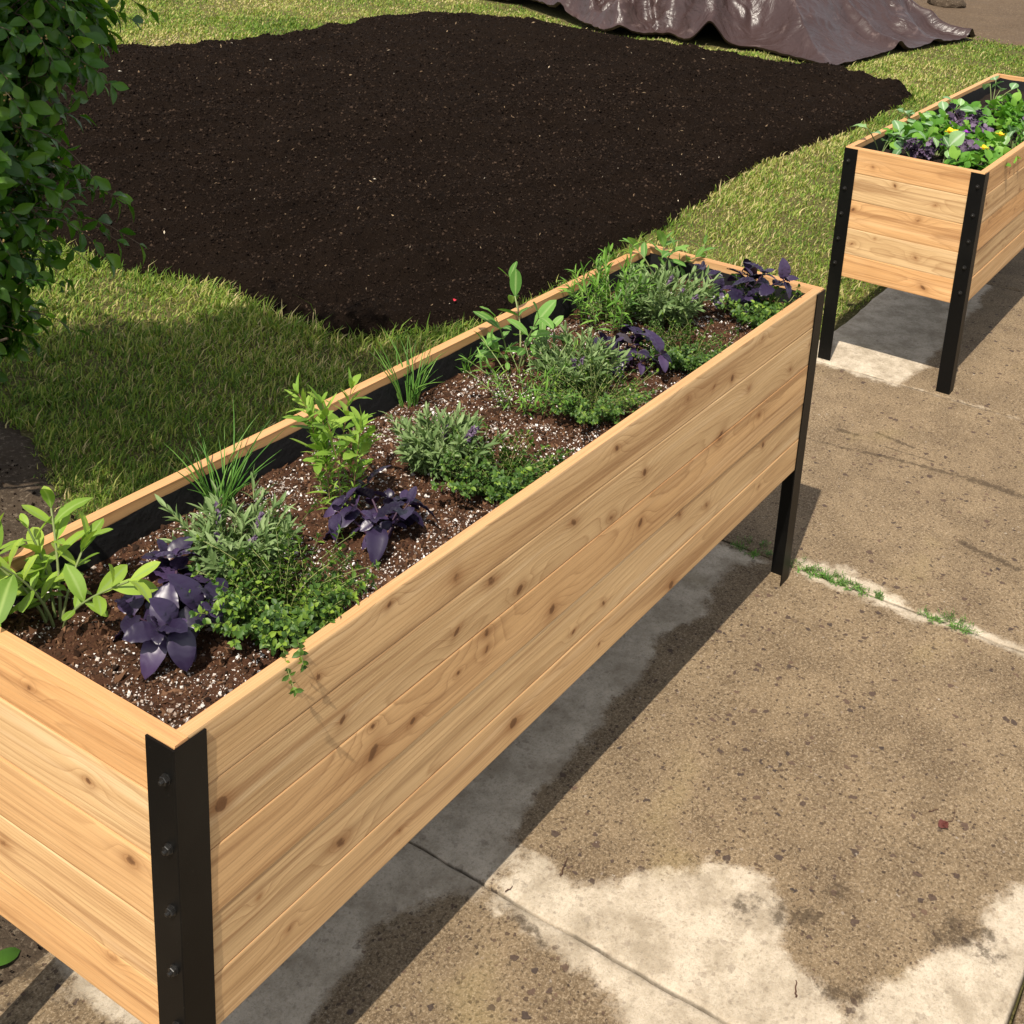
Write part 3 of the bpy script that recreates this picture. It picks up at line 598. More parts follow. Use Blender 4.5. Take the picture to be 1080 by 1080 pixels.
KF = [(.353, .715, .006), (.495, .681, .009), (.58, .631, .009), (.657, .576, .007), (.265, .594, .008), (.323, .546, .007), (.324, .503, .011), (.406, .500, .006), (.574, .546, .008), (.576, .517, .007), (.065, .609, .009), (.264, .401, .008), (.384, .33, .006), (.66, .33, .007), (.222, .684, .004), (.500, .590, .006), (.507, .517, .005),
      (1.505, .715, .006), (1.373, .672, .008), (1.292, .683, .005), (1.183, .699, .007), (.928, .703, .006), (1.462, .618, .008), (1.035, .612, .009), (.803, .622, .009), (1.341, .555, .008), (1.53, .532, .010), (1.68, .584, .007), (.928, .572, .006), (.753, .488, .010), (1.034, .512, .011), (1.194, .453, .007), (1.313, .419, .008), (1.574, .445, .008), (1.187, .304, .007), (1.577, .344, .004), (.924, .406, .006), (.828, .403, .006), (.919, .326, .005), (1.777, .611, .006), (.12, .43, .006), (.17, .34, .005)]
KE = [(.152, .608, .005), (.083, .534, .007), (.128, .362, .006), (.25, .69, .004), (.33, .42, .006), (.40, .58, .006)]
P1 = make_planter((0, 0, 0), 'large raised cedar planter of herbs in the foreground with black steel legs', KF, KE, 11, (0, 0, -.004, 0), .0135, tf=[.40, .12, .52, .18, .34], te=[.75, .45, .6, .35, .95])
KF2 = [(x, z, s) for x, z, s in zip(rng.uniform(.05, 1.75, 26), rng.uniform(.30, .72, 26), rng.uniform(.004, .009, 26))]
KE2 = [(.140, .597, .005), (.187, .536, .009), (.404, .526, .008), (.277, .633, .007), (.393, .41, .006), (.318, .445, .004), (.177, .413, .006), (.139, .321, .006), (.357, .679, .004)]
P2X, P2Y = 3.139, .0045
P2 = make_planter((P2X, P2Y, 0), 'second raised cedar planter crowded with seedlings at the right edge of the frame', KF2, KE2, 23, (0, 0, 0, 0), .018, tf=[.5, .2, .9, .4, .7], te=[.9, .2, .7, .1, .8], res=.004)

# potting soil
def soil_top(X, Y): return .676 + .006 * fbm(X * 5, Y * 5, seed=101) + .005 * fbm(X * 28, Y * 28, seed=102) - .010 * sstep(.34, .44, Y) * (1 + .5 * fbm(X * 6, X * 0, seed=104)) - .006 * (1 - sstep(.02, .07, Y))
def potting(name, ox, oy, mat, label, cat, st=.0045):
    u = np.arange(.026, L - .026, st); v = np.arange(.026, W - .026, st); X, Y = np.meshgrid(u, v, indexing='ij')
    Z = soil_top(X + ox, Y) + .0028 * fbm(X * 90, Y * 90, o=2, seed=103)
    g = Geo(); g.add(np.stack([X + ox, Y + oy, Z], -1), grid_faces(len(u), len(v))); e = np.array([[u[0], v[0]], [u[-1], v[0]], [u[-1], v[-1]], [u[0], v[-1]]])
    V = [[a + ox, b + oy, z] for a, b in e for z in (.31, .665)]; F = [[0, 2, 3, 1], [2, 4, 5, 3], [4, 6, 7, 5], [6, 0, 1, 7], [0, 6, 4, 2]]
    g.add(V, F); return tag(g.build(name, mat), label, cat, kind='stuff')
S1 = potting('potting_soil', 0, 0, M_POT, 'red brown potting mix speckled with white perlite filling the foreground planter', 'soil')
S2 = potting('potting_soil', P2X, P2Y, M_COMP, 'dark compost filling the second planter under the seedlings', 'soil', .009)
def sc_soil(N, cl=None):
    q = np.column_stack([rng.uniform(.028, L - .028, N), rng.uniform(.028, W - .028, N)])
    if cl is not None: k = fbm(q[:, 0] * 14, q[:, 1] * 14, seed=cl); q = q[rng.random(N) < np.clip(.45 + 1.1 * k, .05, 1)]
    return q, soil_top(q[:, 0], q[:, 1])
q, h = sc_soil(42000, 111); s = rng.lognormal(0, .48, len(q)) * .00105
g = Geo(); g.inst(OCT_V, OCT_F, randrot(len(q), s[:, None] * rng.uniform(.5, 1.5, (len(q), 3))), np.column_stack([q, h + s * rng.uniform(-.7, .6, len(q)) + .0008])); tag(g.build('perlite', M_PERL, S1, smooth=False), kind='stuff')
q, h = sc_soil(30000); s = rng.lognormal(0, .4, len(q)) * .0019
g = Geo(); g.inst(OCT_V, OCT_F, randrot(len(q), np.column_stack([s * rng.uniform(.8, 2.6, len(q)), s, s * .7])), np.column_stack([q, h + s * .2])); tag(g.build('bark_fibre', M_FIB, S1, smooth=False), kind='stuff')

# ------------------------------------------------------------------ herbs
def stemcurves(n, base_r, height, lean, K=7, gravity=0.0, hvar=.2, droop=0.0, ang=None, wig=.06):
    a = rng.uniform(0, 2 * math.pi, n) if ang is None else np.asarray(ang, float)
    r0 = base_r * np.sqrt(rng.random(n)); out = np.column_stack([np.cos(a), np.sin(a), np.zeros(n)])
    b = out * r0[:, None]; ln = height * np.clip(rng.normal(1, hvar, n), .35, 1.5); le = lean * rng.uniform(.3, 1.1, n) if np.ndim(lean) == 0 else np.asarray(lean)
    t = np.linspace(0, 1, K)[None, :, None]; up = np.array([0, 0, 1.0])
    sd = np.column_stack([-np.sin(a), np.cos(a), np.zeros(n)]) * rng.normal(0, wig, n)[:, None]
    P = b[:, None] + ln[:, None, None] * (up * (t - gravity * t * t) * np.cos(le * .8)[:, None, None] + out[:, None] * (t * .5 + .5 * t * t) * np.sin(le)[:, None, None] + sd[:, None] * t * t * 3)
    return P
def along(P, ts):               # points and tangents at fractions ts
    n, K, _ = P.shape; x = np.asarray(ts) * (K - 1); i = np.clip(x.astype(int), 0, K - 2); f = (x - i)[None, :, None]
    return P[:, i] * (1 - f) + P[:, i + 1] * f, nrm(P[:, i + 1] - P[:, i])
def put_leaves(g, P, ts, tpls, size, pitch, whorl=2, twist=math.pi / 2, sizef=None, jit=.25, rndbase=None, upw=.5, petiole=0.0):
    pts, tan = along(P, ts); n, m_, _ = pts.shape
    a0 = rng.uniform(0, 6.28, n)[:, None]
    for w in range(whorl):
        a = a0 + np.arange(m_)[None] * twist + w * 2 * math.pi / whorl + rng.normal(0, jit, (n, m_))
        ref = np.where(np.abs(tan[..., 2:3]) > .95, np.array([1., 0, 0]), np.array([0, 0, 1.])); A = nrm(np.cross(tan, ref)); B = np.cross(tan, A)
        side = A * np.cos(a)[..., None] + B * np.sin(a)[..., None]
        pt = pitch + rng.normal(0, .22, (n, m_)) if np.ndim(pitch) == 0 else np.asarray(pitch)[None] + rng.normal(0, .2, (n, m_))
        D = tan * np.cos(pt)[..., None] + side * np.sin(pt)[..., None]
        sz = size * rng.uniform(.6, 1.3, (n, m_)) * (1 if sizef is None else np.asarray(sizef)[None])
        D = D.reshape(-1, 3); T = pts.reshape(-1, 3); up = nrm(tan.reshape(-1, 3) * .7 + np.array([0, 0, upw]))
        M = frames(D, up, rng.normal(0, .25, len(D)), sz.reshape(-1)); pick = rng.integers(0, len(tpls), len(D))
        for k, (tv, tf, tw) in enumerate(tpls):
            s = pick == k; rr = rng.random(s.sum()) if rndbase is None else np.clip(rndbase + rng.normal(0, .2, s.sum()), 0, 1)
            g.inst(tv, tf, M[s], T[s], rnd=rr, tw=tw)
T_SAGE = [leaf(.20, 8, .22, d, .50, .08, .012, w, 1.0) for d, w in ((.12, .0), (.3, .01), (.5, .02), (.02, .0))]
T_BASIL = [leaf(.31, 12, .24, d, .60, .08, .065, w, .80) for d, w in ((.25, .02), (.45, .0), (.1, .03), (.65, .02))]
T_NARROW = [leaf(.075, 4, .3, d, .7, 0, 0, 0, .8) for d in (.05, .25, .5)]
T_LAV = [leaf(.115, 4, .5, d, .6, 0, 0, 0, .85) for d in (.0, .2, .4)]
T_TINY = [leaf(.30, 3, .3, d, .8, .05, 0, 0, .9) for d in (.1, .4)]
T_SHRUB = [leaf(.27, 5, .30, d, .9, .1, 0, w, .85) for d, w in ((.1, .0), (.3, .02), (.5, .03))]
T_ROUND = [leaf(.42, 6, .22, d, .65, .12, .02, w, .9) for d, w in ((.15, .03), (.4, .05), (.05, .02))]
T_KALE = [leaf(.40, 9, .3, d, .6, .1, .10, w, .8) for d, w in ((.2, .12), (.4, .15))]
def plant(name, x, y, label, cat, group, z=None, ox=0, oy=0):
    if z is None: z = float(soil_top(np.array([x]), np.array([y]))[0]) - .003
    return empty(name, (x + ox, y + oy, z), label, cat, group)
def fit(P, y, front=.016, back=None):
    yy = P[:, :, 1] + y; P = P.copy(); P[:, :, 1] = np.where(yy < front, front + (yy - front) * .12, yy) - y; return P
def sage(x, y, label, n=4, h=.12, size=.048, angs=None, lean=.5, mat=None, nodes=6, name='sage', bare=.35, rad=.02, leanv=None):
    o = plant(name, x, y, label, 'herb', 'sage plants'); P = stemcurves(n, rad, h, lean if leanv is None else leanv, ang=angs, gravity=.1); gs = Geo(); tubes(gs, P, np.linspace(.0022, .0013, P.shape[1])); gs.build('stem', M_STEM, o)
    g = Geo(); ts = np.linspace(bare, 1, nodes); put_leaves(g, P, ts, T_SAGE, size, np.linspace(1.25, .45, nodes), 2, math.pi / 2, np.concatenate([np.linspace(.75, 1.1, nodes - 1), [.75]]))
    g.build('leaves', mat or M_SAGE, o); return o
def basil(x, y, label, n=5, h=.06, size=.045, lean=.9, rad=.02, angs=None):
    o = plant('purple_basil', x, y, label, 'herb', 'purple basil plants'); P = stemcurves(n, rad, h, lean, ang=angs, gravity=.15, hvar=.15); gs = Geo(); tubes(gs, P, np.linspace(.0024, .0015, P.shape[1])); gs.build('stem', M_STEMP, o)
    g = Geo(); put_leaves(g, P, [.45, .75, .97, 1], T_BASIL, size, np.array([1.45, 1.3, 1.15, .6]), 2, math.pi / 2, [.8, 1.0, .95, .55], upw=1.2); g.build('leaves', M_BASIL, o); return o
def lavender(x, y, label, n=60, h=.075, rad=.045, lean=.8, size=.024, flowers=7, fh=1.5):
    o = plant('lavender', x, y, label, 'herb', 'lavender plants'); P = stemcurves(n, rad, h, lean, hvar=.2); gs = Geo(); tubes(gs, P, .0009, 4); gs.build('stem', M_STEM, o)
    g = Geo(); nn = 8; put_leaves(g, P, np.linspace(.25, 1, nn), T_LAV, size, np.linspace(1.0, .35, nn), 3, .9, np.linspace(.8, 1.1, nn)); g.build('leaves', M_LAV, o)
    if flowers:
        Pf = stemcurves(flowers, rad * .8, h * fh, lean * .6)
        for k in range(flowers):
            gf = Geo(); tubes(gf, Pf[k:k + 1], .0009, 4); pts, tan = along(Pf[k:k + 1], np.linspace(.74, 1, 7)); pts = pts.reshape(-1, 3); tn = tan.reshape(-1, 3)
            for _ in range(6): gf.inst(OCT_V, OCT_F, frames(tn + rng.normal(0, .5, tn.shape), None, 0, rng.uniform(.0018, .0034, len(tn))) * np.array([1.5, .8, .8]), pts + rng.normal(0, .0016, pts.shape))
            gf.build('flower_spike', M_LAVF, o, smooth=False)
    return o
def thyme(x, y, label, n=90, h=.07, rad=.05, lean=1.2, size=.0075, nn=12, bright=None, name='thyme', mat=None, stem=None, trail=False):
    o = plant(name, x, y, label, 'herb', 'thyme plants'); P = stemcurves(n, rad, h, lean, K=8, gravity=.26, hvar=.28, wig=.12); P = fit(P, y, .030)
    if trail:
        tt = np.linspace(0, 1, 8)[:, None]
        for (a0, a1, a2) in (((-.04, -.05, .03), (-.095, -y + .03, .085), (-.110, -y - .016, .040)), ((-.03, -.05, .03), (-.07, -y + .02, .082), (-.085, -y - .006, .054))):
            a0, a1, a2 = map(np.array, (a0, a1, a2)); P = np.concatenate([P, (a0 * (1 - tt) ** 2 + 2 * a1 * tt * (1 - tt) + a2 * tt ** 2)[None]])
    gs = Geo(); tubes(gs, P, .0006, 3); gs.build('stem', stem or M_THYS, o)
    g = Geo(); put_leaves(g, P, np.linspace(.15, 1, nn), T_TINY, size, 1.15, 2, math.pi / 2, np.linspace(.8, 1.1, nn), rndbase=bright); put_leaves(g, P, [.97, 1.0], T_TINY, size * .8, .5, 3)
    g.build('leaves', mat or M_THY, o); return o
def chives(x, y, label, n=34, h=.12, rad=.010, lean=.5, name='chives', wide=.0012):
    o = plant(name, x, y, label, 'herb', 'chive clumps'); P = stemcurves(n, rad, h, lean, K=8, gravity=.12, hvar=.25, wig=.10)
    g = Geo(); tubes(g, P, np.concatenate([np.full(5, wide), [wide * .8, wide * .5, .0001]]), 4); g.build('blades', M_CHIVE, o); return o
def tarragon(x, y, label, n=7, h=.14, rad=.02, lean=.4, size=.03, nn=11, mat=None, stem=None, name='tarragon', whorl=2, top=None):
    o = plant(name, x, y, label, 'herb', 'tarragon plants'); P = fit(stemcurves(n, rad, h, lean, K=8, hvar=.2, wig=.07), y, .03); gs = Geo(); tubes(gs, P, np.linspace(.0013, .0008, 8), 4); gs.build('stem', stem or M_STEM, o)
    g = Geo(); put_leaves(g, P, np.linspace(.12, 1, nn), T_NARROW, size, np.linspace(1.1, .5, nn), whorl, 1.9, np.linspace(.8, 1.0, nn))
    if top: put_leaves(g, P, np.linspace(.55, 1, 5), T_SAGE, top, np.linspace(1.0, .5, 5), 2, math.pi / 2, [.8, 1, 1.1, 1, .7])
    g.build('leaves', mat or M_TARR, o); return o

# foreground planter, near to far
sage(.116, .350, 'broad leaved light green sage at the near left corner of the foreground planter', n=7, h=.130, size=.050, angs=[1.2, 2.2, .6, 3.4, 4.4, 1.8, 5.6], leanv=[.2, .5, .25, .45, .7, .12, .3], rad=.024, nodes=5, bare=.4)
sage(.085, .420, 'sage shoot leaning over the back rim at the left edge of the photo', n=3, h=.085, size=.050, angs=[2.4, 1.2, 3.5], leanv=[.5, .2, .8], nodes=4, rad=.01)
basil(.180, .222, 'large dark purple basil between the near sage and thyme', n=10, h=.080, size=.050, lean=.85, rad=.045)
lavender(.335, .258, 'grey green lavender with faded purple spikes behind the near thyme', n=80, h=.068, rad=.038, lean=.7, size=.021, flowers=5, fh=1.25)
thyme(.272, .110, 'bushy thyme trailing towards the front rim nearest the corner', n=170, h=.095, rad=.038, lean=.70, size=.0092, nn=12, trail=True)
chives(.425, .392, 'clump of chives growing at the back rim behind the near lavender', n=44, h=.115, rad=.014, lean=.55)
tarragon(.525, .248, 'tall bright green shoots with broad top leaves, tallest plant in the planter', n=9, h=.155, rad=.034, lean=.18, size=.030, stem=M_STEMR, top=.036, nn=13, mat=M_TARL)
basil(.512, .148, 'small dark purple basil standing alone in front of the tall shoots', n=7, h=.065, size=.041, lean=.85, rad=.024)
chives(.89, .415, 'chives clump against the back rim behind the second lavender', n=34, h=.115, rad=.016, lean=.5)
lavender(.735, .222, 'second lavender, beside the thyme at the middle of the planter', n=85, h=.062, rad=.040, lean=.75, size=.021, flowers=4, fh=1.2)
thyme(.735, .098, 'round dark green thyme next to the front rim at mid length', n=140, h=.075, rad=.034, lean=1.0, size=.0085, nn=11, bright=.45)
chives(1.07, .425, 'small sprig of grass like chives by itself at the back rim', n=9, h=.075, rad=.006, lean=.7, name='chives')
sage(1.14, .355, 'young sage with upright pale leaves rising over the back rim at mid length', n=5, h=.115, size=.052, angs=[1.9, 3.0, .3, 5.6, 4.4], leanv=[.2, .6, .5, .5, .5], mat=M_SAGED, nodes=4)
tarragon(1.01, .245, 'sparse spindly tarragon spreading over the soil before the young sage', n=18, h=.095, rad=.045, lean=1.0, size=.021, nn=9)
lavender(1.135, .225, 'third lavender, grey leaves tangled with wiry thyme in front', n=80, h=.064, rad=.042, lean=.75, size=.021, flowers=3, fh=1.2)
thyme(1.055, .125, 'wiry yellow stemmed thyme drooping beside the front rim', n=140, h=.085, rad=.038, lean=1.0, size=.0072, nn=10, bright=.5)
basil(1.255, .170, 'purple basil between the third lavender and the far thyme', n=6, h=.072, size=.045, lean=.85, rad=.028)
tarragon(1.44, .335, 'dense upright bright green tarragon near the far left of the planter', n=26, h=.105, rad=.055, lean=.5, size=.034, nn=11)
lavender(1.53, .245, 'farthest lavender, broad and tall before the back corner', n=95, h=.080, rad=.052, lean=.7, size=.023, flowers=5, fh=1.2)
sage(1.775, .385, 'sage shoots standing above the far back corner', n=4, h=.09, size=.045, angs=[.6, 2.4, -.9, 4.], leanv=[.3, .6, .8, .3], mat=M_SAGED, nodes=4)
sage(1.80, .31, 'single leafy sage sprig rising over the far end rim', n=1, h=.10, size=.042, angs=[0], leanv=[.3], mat=M_SAGED, nodes=3, bare=.55)
thyme(1.365, .110, 'low dark thyme mat before the far basil, touching the front rim', n=140, h=.075, rad=.045, lean=1.0, size=.0076, nn=10, bright=.4)
basil(1.71, .165, 'tall purple basil clump leaning on the far end rim', n=8, h=.100, size=.044, lean=.65, rad=.030)
thyme(1.665, .090, 'small fresh thyme in the far front corner', n=80, h=.075, rad=.038, lean=.9, size=.011, nn=8, bright=.55)

# second planter seedlings
def rosette(x, y, h, n, size, tpl, mat, name, label, cat, group, lean=1.0, whorl=1, nodes=(.6, .8, 1.0), stem=M_STEM, srad=.0016, rad=.012):
    o = plant(name, x, y, label, cat, group, z=.672, ox=P2X, oy=P2Y); P = fit(stemcurves(n, rad, h, lean, K=6, gravity=.1), y, .035); gs = Geo(); tubes(gs, P, srad); gs.build('stem', stem, o)
    g = Geo(); put_leaves(g, P, nodes, tpl, size, 1.1, whorl, 2.4, upw=1.5); g.build('leaves', mat, o); return o
BR = [(.175, .395, 3, .085, 'left of the row'), (.20, .36, 3, .07, ''), (.19, .295, 4, .09, ''), (.60, .41, 5, .09, ''), (.87, .37, 4, .10, ''), (1.30, .33, 4, .11, ''), (.24, .20, 3, .085, ''), (.62, .07, 4, .08, '')]
BL = ['small pale cabbage seedling at the left rear rim of the second planter', None, 'blue green cabbage seedling with upright leaves near the corner of the second planter', 'cabbage seedling leaning over the rear rim of the second planter', 'pale stemmed cabbage seedling in the middle rear of the second planter', 'tall blue green cabbage seedling near the far rim of the second planter', 'cabbage seedling with a cupped leaf behind the front board of the second planter', 'cabbage seedling at the long front rim of the second planter']
for (x, y, n, h, _), lb in zip(BR, BL):
    if lb: rosette(x, y, h, n, .055, T_ROUND, M_BROC, 'cabbage_seedling', lb, 'seedling', 'cabbage seedlings in the second planter', lean=.6, nodes=(.8, 1.0), srad=.002, rad=.003)
LT = [(.30, .14), (.35, .25), (.45, .33), (.50, .18), (.28, .07), (.42, .07), (.58, .28), (.66, .36), (.72, .22), (.80, .12), (.95, .30), (1.0, .18), (.55, .12), (.88, .05), (1.15, .10), (1.2, .24), (.40, .40), (.52, .40), (.75, .40), (.62, .20), (.86, .24), (.68, .06), (1.05, .36), (1.12, .18), (1.3, .12), (1.35, .28), (.20, .12)]
for x, y in LT:
    rosette(x + rng.normal(0, .01), y + rng.normal(0, .008), .048, 9, .042, T_ROUND, M_LETT, 'lettuce_seedling', 'low bright green leafy seedling in the crowded middle of the second planter', 'seedling', 'green leafy seedlings in the second planter', lean=1.1, nodes=(.7, .85, 1.0), whorl=1)
for (x, y), lb in zip([(.235, .245), (.42, .22), (.64, .19), (.31, .02 + .10), (.78, .28), (1.05, .08)], ['nearest the blue green cabbage seedling', 'beside the yellow flower', 'in the middle of the second planter', 'close to the front corner of the second planter', 'toward the rear of the second planter', 'toward the far right of the second planter']):
    rosette(x, y, .07, 9, .030, T_KALE, M_KALE, 'purple_kale', 'frilly purple kale ' + lb, 'seedling', 'purple kale in the second planter', lean=1.0, nodes=(.6, .8, 1.0), stem=M_STEMP, whorl=2)
def pansy(x, y, z, mat, label, size=.016, n=9):
    o = plant('pansy', x, y, label, 'flower', 'pansies in the second planter', z=.672, ox=P2X, oy=P2Y)
    P = np.array([[[0, 0, 0], [.004, -.002, z * .5], [0, -.004, z]]], float); gs = Geo(); tubes(gs, P, .001); gs.build('stem', M_STEM, o)
    g = Geo(); a = np.arange(n) / n * 2 * math.pi * 2.0; D = np.column_stack([np.cos(a), np.sin(a), .35 + np.arange(n) * .09]) + np.array([-.3, -.3, 0]); tv, tf, tw = leaf(.42, 5, .15, .2, .6, 0, 0, .05, .9)
    g.inst(tv, tf, frames(D, None, 0, size * rng.uniform(.8, 1.1, n)), np.tile([0, -.004, z], (n, 1)), tw=tw); g.build('petals', mat, o)
pansy(.335, .215, .085, M_PETY, 'bright yellow pansy, largest bloom in the second planter', .029, 14)
pansy(.47, .085, .08, M_PETY, 'yellow pansy bud at the front rim of the second planter', .021)
pansy(.27, .085, .07, M_PETY, 'pale yellow pansy by the near corner of the second planter', .018)
pansy(.80, .06, .07, M_PETY, 'yellow pansy farthest right in the second planter', .016)
pansy(.46, .20, .07, M_PETM, 'magenta pansy beside the purple kale in the second planter', .015)

# ------------------------------------------------------------------ shrub at the left
sh = empty('shrub', (.42, 2.15, -.03), 'tall dense green shrub filling the upper left corner beside the lawn', 'shrub')
base = np.array([.42, 2.15, -.03])
blobs = [((.95, 2.04, 1.04), (.40, .42, .32), 760), ((.95, 1.96, .74), (.33, .36, .28), 560), ((.66, 2.15, .62), (.42, .40, .34), 170), ((1.09, 1.84, 1.16), (.26, .26, .15), 300), ((.55, 2.5, 1.45), (.45, .45, .30), 160),
         ((.55, 1.35, 2.30), (.48, .42, .26), 480), ((.62, 1.75, 2.25), (.36, .30, .22), 260), ((.25, .95, 2.2), (.35, .25, .2), 160), ((.05, 1.25, 2.30), (.35, .28, .25), 130), ((.88, 1.82, .50), (.20, .21, .17), 170)]  # highest blobs: unseen upper crown, added and shaped to shade the lawn
gb = Geo(); gl = Geo(); tips = []; starts = []
for c_, r_, k in blobs:
    c_ = np.array(c_); r_ = np.array(r_)
    d = nrm(rng.normal(size=(k, 3))); rad = rng.random(k) ** .38; tip = c_ + d * r_ * rad[:, None]; st = c_ + (tip - c_) * .35 + rng.normal(0, .04, (k, 3)) - np.array([0, 0, .05]); tips.append(tip); starts.append(st)
tips = np.concatenate(tips); starts = np.concatenate(starts); jut = rng.random(len(tips)) < .12; tips[jut] += (tips[jut] - starts[jut]) * .55
ln = np.linalg.norm(tips - starts, axis=1); lim = np.clip(.22 / ln, 0, 1)[:, None]; st2 = tips - (tips - starts) * lim
ext_t = np.array([[1.265, 1.585, .640], [1.21, 1.60, .66], [1.17, 1.66, .60], [1.10, 1.66, .575], [.97, 1.71, .43], [1.22, 1.74, 1.12], [.93, 1.74, .36], [1.17, 1.70, .82]]); ext_s = np.array([[1.03, 1.80, .70], [1.02, 1.80, .69], [1.0, 1.82, .66], [.95, 1.85, .66], [.88, 1.86, .52], [1.0, 1.97, 1.1], [.84, 1.86, .42], [.98, 1.9, .8]])
tips = np.concatenate([tips, ext_t]); st2 = np.concatenate([st2, ext_s])
t = np.linspace(0, 1, 6)[None, :, None]; TW = st2[:, None] * (1 - t) + tips[:, None] * t + np.array([0, 0, .03]) * np.sin(t * math.pi) - np.array([0, 0, .035]) * t ** 3
tubes(gb, TW - base, np.linspace(.0022, .0008, 6), 4)
LB = []
for c_, r_, k in blobs:
    c_ = np.array(c_)
    for _ in range(7):
        e = c_ + rng.normal(0, .4, 3) * np.array(r_); tt = np.linspace(0, 1, 6)[:, None]; m1 = base * [1, 1, 0] + (e - base) * [.35, .35, .65]; b0 = base + rng.normal(0, .05, 3) * [1, 1, 0]
        LB.append(b0 * (1 - tt) ** 2 + 2 * m1 * tt * (1 - tt) + e * tt ** 2)
tubes(gb, np.array(LB) - base, np.linspace(.013, .003, 6), 6)
gb.build('branches', M_BARK, sh)
put_leaves(gl, TW - base, np.linspace(.25, 1, 6), T_SHRUB, .047, np.linspace(1.1, .6, 6), 2, 1.4, np.linspace(.8, 1.05, 6), jit=.5)
gl.build('leaves', M_SHRUB, sh)
gq = Geo(); pk = rng.random(len(TW)) < .30; pts = TW[pk][:, 4] - base
for _ in range(5): gq.inst(ICO_V, ICO_F, randrot(len(pts), .0026), pts + rng.normal(0, .010, pts.shape))
gq.build('flower_buds', M_BUD, sh)

# ------------------------------------------------------------------ weeds in the joints
WL = [((1.897, .118), 22, .035, .05, 'shaded joint weed under the far end of the foreground planter'),
      ((1.892, -.004), 14, .030, .035, 'small weed at the foot of the far front planter leg'),
      ((1.890, -.050), 20, .026, .025, 'weed tuft in the joint, first past the planter leg'),
      ((1.890, -.092), 22, .028, .022, 'thick middle tuft of the weeds growing along the joint'),
      ((1.889, -.135), 16, .024, .022, 'thin tuft of joint weed before the gap'),
      ((1.888, -.182), 11, .022, .020, 'last small tuft of the joined weeds along the joint'),
      ((1.890, -.335), 10, .028, .022, 'separate little weed with a curled shoot in the joint'),
      ((1.888, -.392), 20, .040, .022, 'feathery weed alone at the right end of the joint')]
for (p_, n_, h_, r_, lb) in WL:
    o = empty('joint_weed', (p_[0], p_[1], GZ - .006), lb, 'weed', 'weeds growing in the pavement joint'); P = stemcurves(n_, r_, h_, 1.3, K=6, gravity=.35); P[:, :, 0] = P[:, :, 0] * .55
    gs = Geo(); tubes(gs, P, .0005, 3); gs.build('stem', M_STEM, o); g = Geo(); put_leaves(g, P, np.linspace(.2, 1, 7), T_NARROW, .011, 1.0, 2, 1.6); g.build('leaves', M_WEED, o)
o = empty('seedling_weed', (.10, .585, -.03), 'bright green broad leaved weed on the earth at the lower left edge', 'weed'); P = stemcurves(3, .006, .03, .9, K=5); gs = Geo(); tubes(gs, P, .001); gs.build('stem', M_STEM, o)
g = Geo(); put_leaves(g, P, [.7, 1.0], T_SAGE, .045, 1.3, 2); g.build('leaves', M_TARR, o)

# ------------------------------------------------------------------ small debris
def twig(pts, r, label, mat=M_TWIG, name='twig'):
    P = np.array(pts, float); t = np.linspace(0, len(P) - 1, 9); i = np.clip(t.astype(int), 0, len(P) - 2); f = (t - i)[:, None]; Q = P[i] * (1 - f) + P[i + 1] * f
    Q[:, :2] += rng.normal(0, .0008, (9, 2)); Q[:, 2] = GZ + r + .001 + P[i][:, 2]; g = Geo(); tubes(g, Q[None], np.linspace(r, r * .5, 9), 5); return tag(g.build(name, mat), label, 'twig')
twig([(.748, -.050, 0), (.762, -.047, .001), (.775, -.044, .001), (.790, -.040, 0)], .0011, 'short curved red brown twig on the pale concrete near the joint')
twig([(.667, .004, 0), (.675, .002, 0), (.683, .001, 0)], .0011, 'tiny dark twig lying beside the pavement joint')
twig([(.760, -.478, 0), (.775, -.472, 0), (.79, -.466, 0)], .0016, 'dark splinter on the pale stain at the bottom of the photo')
twig([(1.262, -.556, 0), (1.275, -.567, .002), (1.290, -.568, .006), (1.300, -.562, .010)], .0007, 'thin curled stalk beside the dried red leaf')
twig([(1.272, -.525, 0), (1.281, -.532, .001), (1.289, -.538, 0)], .0011, 'short dark twig above the dried red leaf')
g = Geo(); tv, tf, tw = leaf(.38, 7, .5, .3, .8, 0, .06, .12, .8); g.inst(tv, tf, frames(np.array([[.7, -.5, .15], [-.6, -.4, .35]]), None, .4, np.array([.022, .016])), np.array([[-.008, .005, .004], [.006, -.002, .004]]), tw=tw)
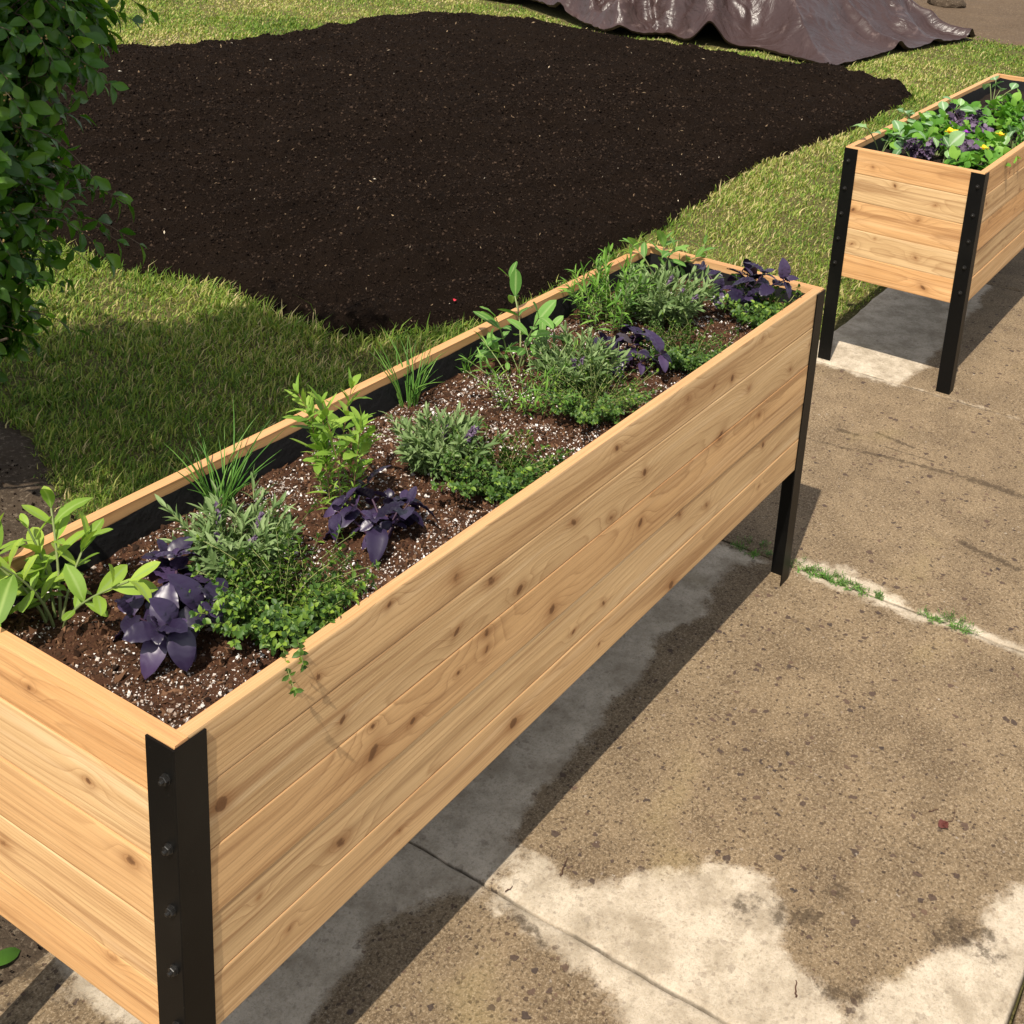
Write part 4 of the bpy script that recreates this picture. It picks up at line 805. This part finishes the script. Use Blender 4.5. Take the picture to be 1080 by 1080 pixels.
o = g.build('dried_leaf', M_DRY); o.location = (1.252, -.556, GZ); tag(o, 'crumpled dark red dried leaf lying on the tan concrete at the right', 'leaf')
g = Geo(); g.inst(tv, tf, frames(np.array([[1, .2, .3]]), None, .3, np.array([.016])), np.array([[0, 0, 0.]]), tw=tw); o = g.build('petal', M_PET); o.location = (2.64, 1.64, float(soil_h(np.array([2.64]), np.array([1.64]))[0][0]) + .012); tag(o, 'fallen red petal on the near edge of the black soil', 'petal')

# ------------------------------------------------------------------ light, sky, camera
sun_dir = Vector((-.447, -.097, .73)).normalized()
ld = bpy.data.lights.new('sun', 'SUN'); ld.energy = 4.9; ld.angle = math.radians(.5); ld.color = (1.0, .92, .79)
lo = bpy.data.objects.new('sun', ld); COL.objects.link(lo); lo.rotation_euler = (-sun_dir).to_track_quat('-Z', 'Y').to_euler(); lo.location = (-5, -1, 8)
w = bpy.data.worlds.new('World'); SC.world = w; w.use_nodes = True; nt = w.node_tree
sky = nt.nodes.new('ShaderNodeTexSky'); sky.sky_type = 'NISHITA'; sky.sun_disc = False; sky.sun_elevation = math.asin(sun_dir.z); sky.sun_rotation = math.atan2(sun_dir.x, sun_dir.y) % (2 * math.pi)
hs = nt.nodes.new('ShaderNodeHueSaturation'); hs.inputs['Saturation'].default_value = .28; nt.links.new(sky.outputs[0], hs.inputs['Color']); nt.links.new(hs.outputs[0], nt.nodes['Background'].inputs[0]); nt.nodes['Background'].inputs[1].default_value = .14
cd = bpy.data.cameras.new('camera'); co = bpy.data.objects.new('camera', cd); COL.objects.link(co); SC.camera = co
cd.sensor_width = 36; cd.sensor_fit = 'HORIZONTAL'; cd.lens = 36 * 1.2535189; cd.shift_x = -.0803026; cd.shift_y = -.2771587; cd.clip_start = .05; cd.clip_end = 500
co.location = CAM; co.rotation_mode = 'XYZ'; co.rotation_euler = (1.25786851, -.06634609, -1.01637836)
SC.view_settings.view_transform = 'Standard'; SC.view_settings.look = 'None'; SC.view_settings.exposure = 0.29; SC.view_settings.gamma = 1
SC.render.resolution_x = SC.render.resolution_y = 1024
